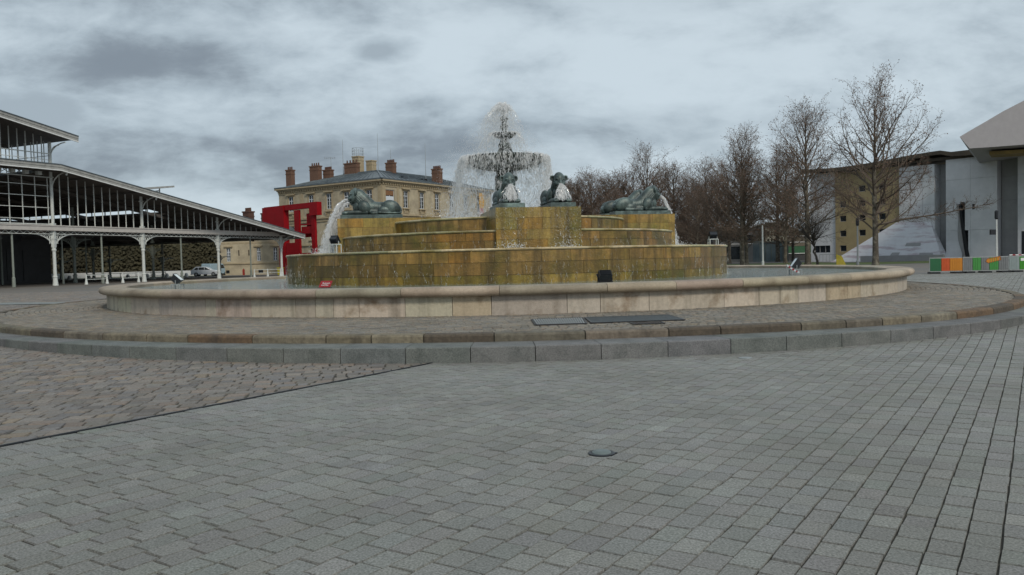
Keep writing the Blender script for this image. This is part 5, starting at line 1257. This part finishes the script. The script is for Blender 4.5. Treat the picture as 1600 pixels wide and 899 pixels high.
def make_tree(seed, Ht, Wd, t0=.17, nprim=48, dense=1.0, leafn=1.0, fork=False):
    rg = np.random.default_rng(seed); S = []; tips = []
    def unit(v): return v / max(np.linalg.norm(v), 1e-6)
    def limb(p, d, L, r0, r1_, n, lift, wob):
        pts = [p]; ds = [d]
        for i in range(n):
            d = unit(d + np.array([0, 0, lift]) + rg.normal(0, wob, 3)); p = p + d * L / n; pts.append(p); ds.append(d)
        rs = np.linspace(r0, r1_, n + 1)
        return pts, ds, rs
    def addS(pts, rs):
        for i in range(len(pts) - 1): S.append(np.concatenate([pts[i], pts[i + 1], [rs[i], rs[i + 1]]]))
    def perp(d):
        v = rg.normal(0, 1, 3); v = v - d * (v @ d); return unit(v)
    trunk = []; n = 22; x = y = 0.0
    hh = Ht * (.84 if not fork else .35)
    for i in range(n + 1):
        t = i / n; x += rg.normal(0, .05); y += rg.normal(0, .05); trunk.append(np.array([x * min(1, t * 2), y * min(1, t * 2), hh * t]))
    rb = .017 * Ht; tr = [rb * ((1 - i / n) ** .75 * .97 + .03) * (1.25 if i == 0 else 1) for i in range(n + 1)] if not fork else [rb * (1 - .35 * i / n) for i in range(n + 1)]
    def at_(t):
        q = t * n; i = min(int(q), n - 1); return trunk[i] + (trunk[i + 1] - trunk[i]) * (q - i), tr[i]
    for k in range(nprim):
        t = t0 + (1 - t0) * (k + rg.random()) / nprim if not fork else .6 + .4 * rg.random()
        p, rr = at_(min(t, .995)); az = k * 2.39996 + rg.normal(0, .4)
        sh = float(np.interp(t, [.15, .3, .45, .65, .85, 1], [.75, .98, 1.0, .88, .66, .42])) if not fork else rg.uniform(.7, 1.1)
        el = radians(float(np.interp(t, [.15, .4, .7, 1], [22, 34, 48, 70])) + rg.normal(0, 8)) if not fork else radians(rg.uniform(15, 85))
        L = Wd * sh * rg.uniform(.70, 1.12); d = np.array([cos(az) * cos(el), sin(az) * cos(el), sin(el)])
        r0 = min(rr * .62, .012 * L + .025); pts, ds, rs = limb(p, d, L, r0, .012, 9, .045, .10); addS(pts, rs)
        for q in range(max(4, int(L * 2.1 * dense))):
            u = .16 + .84 * (q + rg.random()) / max(4, int(L * 2.1 * dense)); i = min(int(u * 9), 8); p2 = pts[i] + (pts[i + 1] - pts[i]) * (u * 9 - i)
            L2 = (L * .42 * (1.05 - u) + .55) * rg.uniform(.7, 1.3); d2 = unit(ds[i] * .75 + perp(ds[i]) * .75 + np.array([0, 0, .12]))
            pt2, ds2, rs2 = limb(p2, d2, L2, max(rs[i] * .5, .012), .008, 4, .08, .16); addS(pt2, rs2)
            for w_ in range(max(3, int(L2 * 3.2 * dense))):
                u2 = .15 + .85 * rg.random(); j = min(int(u2 * 4), 3); p3 = pt2[j] + (pt2[j + 1] - pt2[j]) * (u2 * 4 - j)
                L3 = rg.uniform(.4, 1.1); d3 = unit(ds2[j] * .7 + perp(ds2[j]) * .8 + np.array([0, 0, .15])); pt3, ds3, rs3 = limb(p3, d3, L3, .009, .006, 2, .12, .2); addS(pt3, rs3)
                tips.append(pt3[-1]); tips.append(pt3[1])
                for _ in range(2):
                    p4 = pt3[1 + (_ % 2)]; d4 = unit(ds3[1] + perp(ds3[1]) * .9); e = p4 + d4 * rg.uniform(.15, .4); S.append(np.concatenate([p4, e, [.0065, .005]])); tips.append(e)
    tm = MB(); k_ = n; tm.tube(trunk, tr, 9); 
    V, F_ = segs_mesh(S)
    tips = np.array(tips); m = min(len(tips), int(len(tips) * .75 * leafn)); tips = tips[rg.permutation(len(tips))[:m]]
    a = rg.normal(0, 1, (m, 3)); a /= np.linalg.norm(a, axis=1, keepdims=True); b = rg.normal(0, 1, (m, 3)); b = np.cross(a, b); b /= np.linalg.norm(b, axis=1, keepdims=True)
    sz = rg.uniform(.035, .085, (m, 1)); c = tips + rg.normal(0, .03, (m, 3)); c[:, 2] -= .04
    LV = np.stack([c - a * sz, c + b * sz * .7, c + a * sz, c - b * sz * .7], 1).reshape(-1, 3); LF = np.arange(4 * m).reshape(-1, 4)
    return tm, (V, F_), (LV, LF)
protos = []
def proto(seed, *a, **k):
    tm, (V, F_), (LV, LF) = make_tree(seed, *a, **k)
    t = empty('plane_tree', (0, 0, -500), 0, 'x', 'tree', 'bare plane trees right of the fountain'); tm.build('trunk', M_bark, t, smooth=True)
    c = np_mesh('crown', V, F_, M_twig, parent=t); np_mesh('dry_leaves', LV, LF, M_leaf, parent=c); protos.append([t, False]); return t
proto(1, 20, 9.0, .20, 42, .72, 1.3); proto(2, 20, 6.6, .18, 48, 1.0); proto(3, 20, 7.4, .15, 50, 1.0, 1.2); proto(4, 20, 7.8, .15, 46, 1.05, 1.4)
sm = make_tree(9, 9, 3.4, .2, 26, .9, .15, fork=True)
st = empty('small_round_tree', (34.7, 90.3, 0), 0, 'small dark round-headed bare tree with forked trunk between the two tall trees', 'tree'); sm[0].build('trunk', M_black if False else mat('dark_bark', (.03, .026, .022), .9, .2, 4), st, smooth=True)
c_ = np_mesh('crown', *sm[1], mat('dark_bark', (.03, .026, .022)), parent=st); st.scale = (.95, .95, .95)
TR = [(35.97, 78.7, 18.4, 0, 'tallest bare plane tree at the right, its long low limb reaching over the pale wall'), (35.9, 96.5, 20.6, 1, 'tall slim bare plane tree just left of the tallest tree'),
      (30.1, 103.8, 18.3, 2, 'bare plane tree with pale trunk, third from the right in the row'), (31.3, 106, 15.2, 3, 'reddish-trunked bare plane tree right beside the third one'),
      (28.9, 112, 13.5, 1, 'shorter bare plane tree at the right end of the fountain'), (38.5, 112, 16.5, 3, 'bare plane tree behind the slim one, left of the white building end')]
for i, (xi, top, D, v) in enumerate(((1105, 246, 130, 2), (1052, 246, 140, 1), (1014, 233, 150, 0), (1078, 272, 136, 3), (980, 264, 150, 3), (950, 268, 150, 2), (925, 264, 152, 3), (903, 272, 155, 1), (886, 276, 158, 2), (1140, 258, 126, 0),
                                     (1216, 240, 132, 2), (1240, 285, 140, 0), (900, 280, 178, 3), (968, 275, 172, 1), (1034, 266, 168, 3), (1095, 275, 160, 1), (1160, 285, 150, 0), (870, 290, 180, 3), (1280, 330, 160, 1),
                                     (962, 295, 140, 2), (1090, 290, 122, 1))):
    hz = 405 - .0238 * (xi - 800); TR.append(((xi - 800) / 1244 * D, D, 1.55 + (hz - top) * D / 1244, v, None))
names_ = ['bare tree of the far row, crown seen %s', ]
used = set()
for i, (x, y, h, v, lab) in enumerate(TR):
    pt, u = protos[v]
    o = pt if not u else copy_tree(pt); protos[v][1] = True
    o.location = (x, y, 0); o.rotation_euler = (0, 0, i * 1.9 + .4 if i else 0.3); k = h / 20.0; q_ = 1.0 if i < 6 else 1.2; o.scale = (k * q_, k * q_, k)
    o['label'] = lab or 'bare reddish-brown plane tree in the dense far rows behind the fountain'
TREES_FIRST = TR[0]
# long low limb of the tallest tree is given by a horizontal bough
rg = np.random.default_rng(5); t0_ = protos[0][0]; S = []; tips = []
def bough(p, d, L, r0, n=12, lift=.02):
    pts = [np.array(p, float)]; d = np.array(d, float)
    for i in range(n): d = d + [0, 0, lift + rg.normal(0, .05)] + rg.normal(0, .06, 3); d /= np.linalg.norm(d); pts.append(pts[-1] + d * L / n)
    rs = np.linspace(r0, .02, n + 1)
    for i in range(n):
        S.append(np.concatenate([pts[i], pts[i + 1], [rs[i], rs[i + 1]]]))
        if i < 2: continue
        for _ in range(3):
            v = rg.normal(0, 1, 3); v -= d * (v @ d); v /= np.linalg.norm(v); e = d * .7 + v * .7 + [0, 0, .25]; L2 = rg.uniform(.8, 2.3) * (1.1 - i / n * .5); q = pts[i]; m = 5
            for j in range(m):
                e = e + rg.normal(0, .15, 3) + [0, 0, .06]; e /= np.linalg.norm(e); q2 = q + e * L2 / m; S.append(np.concatenate([q, q2, [.02 * (1 - j / m) + .008, .02 * (1 - (j + 1) / m) + .008]]))
                for w_ in range(3):
                    z = e + rg.normal(0, .7, 3); z /= np.linalg.norm(z); r3 = q2 + z * rg.uniform(.2, .7); S.append(np.concatenate([q2, r3, [.009, .006]])); tips.append(r3)
                q = q2
bough((0, 0, 4.4), (1, -.15, .10), 11.5, .13, lift=.055); bough((0, 0, 5.6), (.95, .2, .12), 9.0, .09, lift=.05); bough((0, 0, 5.0), (-.9, -.3, .2), 7.5, .09, lift=.04)
V, F_ = segs_mesh(S, 4); o = np_mesh('low_boughs', V, F_, M_twig, parent=t0_); o.rotation_euler = (0, 0, -.3)
tips = np.array(tips); m = len(tips); a = rg.normal(0, 1, (m, 3)); b = np.cross(a, rg.normal(0, 1, (m, 3))); a /= np.linalg.norm(a, axis=1, keepdims=True); b /= np.linalg.norm(b, axis=1, keepdims=True); sz = rg.uniform(.03, .06, (m, 1))
np_mesh('dry_leaves', np.stack([tips - a * sz, tips + b * sz * .7, tips + a * sz, tips - b * sz * .7], 1).reshape(-1, 3), np.arange(4 * m).reshape(-1, 4), M_leaf, parent=o)
# dark evergreen woods seen through and beyond the hall and the trees
def wood(x0, x1, y, h, n, name, lab, m_=M_leafg, dp=5.0, lv=.35):
    rg = np.random.default_rng(int(abs(x0) * 10)); cx_ = rg.uniform(x0, x1, n); cl = rg.normal(0, 1, (n, 3)); cl /= np.linalg.norm(cl, axis=1, keepdims=True)
    cl = cl * .6 + np.array([0.25, -1, .45]); cl /= np.linalg.norm(cl, axis=1, keepdims=True)
    hh = h * (.75 + .25 * np.sin(cx_ * .35) * np.cos(cx_ * .13 + 1)); z = hh * rg.random(n) ** .8; c = np.stack([cx_, y + rg.uniform(0, dp, n), z], -1)
    b = np.cross(cl, rg.normal(0, 1, (n, 3))); b /= np.linalg.norm(b, axis=1, keepdims=True); sz = rg.uniform(.5, 1.2, (n, 1)) * lv
    return np_mesh(name, np.stack([c - np.cross(cl, b) * sz, c + b * sz * .7, c + np.cross(cl, b) * sz, c - b * sz * .7], 1).reshape(-1, 3), np.arange(4 * n).reshape(-1, 4), m_, label=lab, cat='woodland', kind='stuff')
wood(-170, -49, 138, 10.5, 150000, 'woodland', 'dark evergreen growth closing the view behind the market hall', lv=.30)
wood(50, 62, 160, 10, 6000, 'woodland', 'dark green growth behind the low shed between the trees', lv=.5)
wood(2, 48, 186, 9, 16000, 'woodland', 'brown undergrowth behind the far rows of bare trees', mat('brown_thicket', (.050, .036, .026), .9, .4, .4), lv=.5)

# ------------------------------------------------------------------ vehicles
def wheel(t, x, y, r):
    w = empty('wheel', (x, y, r), 0, parent=t); mb = MB(); mb.tube([(0, -.1, 0), (0, .1, 0)], r, 18)
    o = mb.build('tyre', M_tyre, w); mb = MB(); mb.tube([(0, -.112, 0), (0, .112, 0)], r * .6, 14); mb.build('rim', M_steel, w)
def car(name, loc, rz, label, cat, body, prof, gl, L, W, r, wx, doors=()):
    t = empty(name, loc, rz, label, cat); mb = MB(); mb.prism(prof, lambda x, z: (x, -W / 2, z), lambda x, z: (x, W / 2, z)); b = mb.build('body', body, t)
    md = b.modifiers.new('b', 'BEVEL'); md.width = .06; md.segments = 2; md.limit_method = 'ANGLE'
    for pl in gl:
        mb = MB(); mb.prism(pl, lambda x, z: (x, -W / 2 - .006, z), lambda x, z: (x, W / 2 + .006, z)); mb.build('side_window', M_glass, t)
    for x in wx:
        for y in (-W / 2 + .08, W / 2 - .08): wheel(t, x, y, r)
    for y in (-W / 2 + .18, W / 2 - .18): mb = MB(); mb.box(-L / 2 - .01, -L / 2 + .06, y - .13, y + .13, .75, .95); mb.build('tail_light', M_tail, t)
    for y in (-W / 2 + .25, W / 2 - .25): mb = MB(); mb.box(L / 2 - .08, L / 2 + .01, y - .17, y + .17, .6, .75); mb.build('headlight', M_trim, t)
    mb = MB(); mb.box(-L / 2 - .03, -L / 2 + .1, -W / 2 + .03, W / 2 - .03, .28, .42); mb.box(L / 2 - .1, L / 2 + .03, -W / 2 + .03, W / 2 - .03, .25, .4); mb.build('bumper', M_tyre, t)
    return t
car('parked_car', (-47.0, 122.5, .02), radians(8), 'white hatchback parked behind the market hall', 'car', M_carw,
    [(-2.0, .3), (2.0, .28), (2.03, .62), (1.75, .85), (.95, .98), (.3, 1.40), (-.2, 1.48), (-1.3, 1.46), (-1.85, 1.0), (-2.05, .85)],
    [[(-1.55, .98), (-.95, .98), (-.95, 1.36), (-1.25, 1.36)], [(-.85, .98), (-.05, .98), (-.05, 1.38), (-.85, 1.38)], [(.03, .98), (.82, .98), (.22, 1.34), (.03, 1.36)]], 4.05, 1.7, .31, (-1.25, 1.28))
car('parked_van', (-47.3, 127.2, .02), radians(68), 'pale blue van parked behind the white hatchback', 'van', M_carb,
    [(-2.1, .3), (2.1, .3), (2.13, .75), (1.9, 1.05), (1.25, 1.2), (.85, 1.85), (.6, 1.92), (-2.0, 1.92), (-2.12, .9)],
    [[(.25, 1.15), (1.15, 1.15), (.8, 1.72), (.25, 1.72)]], 4.25, 1.8, .32, (-1.3, 1.35))

# white stone bollards on the road behind the hall
b0 = None
for k in range(16):
    x = -92 + 2.9 * k
    if b0 is None:
        mb = MB(); mb.lathe([(.30, 0), (.30, .12), (.22, .5), (.14, .62), (.02, .66)], 12); b0 = mb.build('bollard', M_iron, None, smooth=True, label='squat white bollard in the row along the road behind the market hall', cat='bollard', group='white bollards behind the hall'); o = b0
    else: o = b0.copy(); C.objects.link(o)
    o.location = (x, 118.5 + .02 * k, 0.0)

# ------------------------------------------------------------------ barriers, posts
def barrier(x, y, L, rz, label, bands, feet):
    t = empty('site_barrier', (x, y, 0), rz, label, 'barrier', 'site barriers on the right'); acc = 0
    for w, m_ in bands:
        mb = MB(); mb.box(acc + .01, acc + w - .01, -.03, .03, .16, .95)
        for k in range(int(w / .13)): mb.box(acc + .03 + k * .13, acc + .06 + k * .13, -.042, -.031, .18, .93)
        mb.build('panel', m_, t); acc += w
    mb = MB(); mb.bar((0, 0, .98), (L, 0, .98), .05, .05); mb.bar((0, 0, .13), (L, 0, .13), .05, .04); mb.bar((0, 0, .12), (0, 0, 1.02), .05); mb.bar((L, 0, .12), (L, 0, 1.02), .05); mb.build('frame', M_steel, t)
    for fx in feet: mb = MB(); mb.box(fx - .25, fx + .25, -.35, .35, 0, .11); mb.build('foot', M_black, t)
    return t
g1 = mat('dark_green_panel', (.015, .12, .045), .5, .08); g2 = mat('bright_green_panel', (.045, .24, .045), .5, .08); o1 = mat('orange_red_panel', (.50, .075, .01), .5, .08); o2 = mat('amber_panel', (.50, .19, .01), .5, .08)
gr = mat('grey_panel', (.16, .17, .175), .5, .1); gr2 = mat('pale_grey_panel', (.24, .29, .29), .5, .1); g3 = mat('grass_green_panel', (.04, .26, .012), .5, .08)
barrier(26.2, 49.9, 1.95, radians(-6), 'barrier with dark green, orange-red and amber panels at the left end of the barrier line', ((.68, g1), (.5, o1), (.77, o2)), (.25, 1.6))
barrier(28.16, 49.65, 2.7, radians(-4), 'middle grey and green barrier carrying the orange arrow sign', ((.55, gr), (.5, g2), (.5, gr), (.55, g2), (.6, gr)), (.3, 1.3, 2.4))
barrier(30.88, 49.45, 2.6, radians(-4), 'pale grey and grass green barrier with a small white notice at the right edge', ((.62, gr2), (1.98, g3)), (.4, 2.2))
ar = empty('arrow_sign', (29.95, 49.5, .80), radians(-4), 'orange arrow sign pointing left, tilted on the middle barrier', 'sign')
mb = MB(); rr_ = Matrix.Rotation(radians(-12), 3, 'Y'); mb.prism([(-.50, 0), (-.36, -.15), (.45, -.13), (.45, .13), (-.36, .15)], lambda x, z: rr_ @ Vector((x, -.012, z)), lambda x, z: rr_ @ Vector((x, .0, z))); mb.build('panel', mat('sign_orange', (.55, .20, .01), .5, .05), ar)
mb = MB()
for a, b in (((-.48, 0), (-.36, .13)), ((-.48, 0), (-.36, -.13)), ((-.36, .13), (.43, .11)), ((-.36, -.13), (.43, -.11)), ((.43, .11), (.43, -.11))): mb.bar(rr_ @ Vector((a[0], -.018, a[1])), rr_ @ Vector((b[0], -.018, b[1])), .012, .018)
mb.build('border', mat('dark_red_line', (.14, .02, .01), .5, 0), ar)
nt_ = MB(); nt_.box(-.2, .2, -.01, .0, -.09, .09); o = nt_.build('notice', M_trim, None, label='small white notice fixed to the grass green barrier panel', cat='notice'); o.location = (31.75, 49.34, .78); o.rotation_euler = (0, 0, radians(-4))
mb = MB()
tp2 = empty('barrier_tape', (30.9, 49.42, 1.05), radians(-4), 'red and white tape along the top of the right-hand barrier', 'tape'); tape(Vector((0, 0, .02)), Vector((2.5, 0, .02)), 14, .06, .01, tp2)
def post(x, y, h, label, name='street_lamp', head=True, r=.07, m_=M_steel):
    t = empty(name, (x, y, 0), 0, label, 'street lamp' if head else 'post'); mb = MB(); mb.tube([(0, 0, 0), (0, 0, .5), (0, 0, .55), (0, 0, h)], [r * 1.5, r * 1.5, r, r * .8], 10); mb.build('pole', m_, t)
    if head: mb = MB(); mb.tube([(0, 0, h), (0, 0, h + .08), (0, 0, h + .75), (0, 0, h + .85)], [.12, .17, .17, .10], 12); mb.build('lamp_head', M_black, t)
    return t
post(36.69, 84.4, 4.2, 'slim grey lamp post with dark cylindrical head left of the tallest tree', head=True, r=.10)
post(31.5, 99.8, 5.0, 'pale thin post between the tree trunks left of the white latticed building', 'pole', False, .11, M_iron)
t = post(47.2, 77.5, 4.3, 'pale lamp post with a small black sign box before the right pale wall', head=True, r=.09, m_=M_iron); mb = MB(); mb.box(-.62, -.12, -.1, .1, 2.8, 3.3); mb.build('sign_box', M_black, t)
mb = MB(); mb.prism([(-.5, 0), (.55, 0), (.1, 1.0), (-.5, 1.25)], lambda x, z: (x, -.04, z), lambda x, z: (x, .04, z)); o = mb.build('yellow_board', mat('yellow_board_paint', (.42, .34, .03), .6), None, label='slanted yellow board standing at the left foot of the white wedge', cat='board'); o.location = (35.0, 84.6, 0)
mb = MB()
rl = empty('railing', (46.2, 119.4, 0), 0, 'grey railing before the white end wall with the wide window', 'railing'); d_ = de * 4.2
for k in range(9): mb.bar(d_ * k / 8, d_ * k / 8 + Vector((0, 0, 1.1)), .05)
mb.bar(Vector((0, 0, 1.1)), d_ + Vector((0, 0, 1.1)), .06); mb.build('bars', M_steel, rl)
for x, y, m_, lab in ((50.6, 146, M_black, 'person in black standing by the low shed behind the trees'), ):
    pass
for o in list(bpy.data.objects):
    if o.name == 'tmp': bpy.data.objects.remove(o)
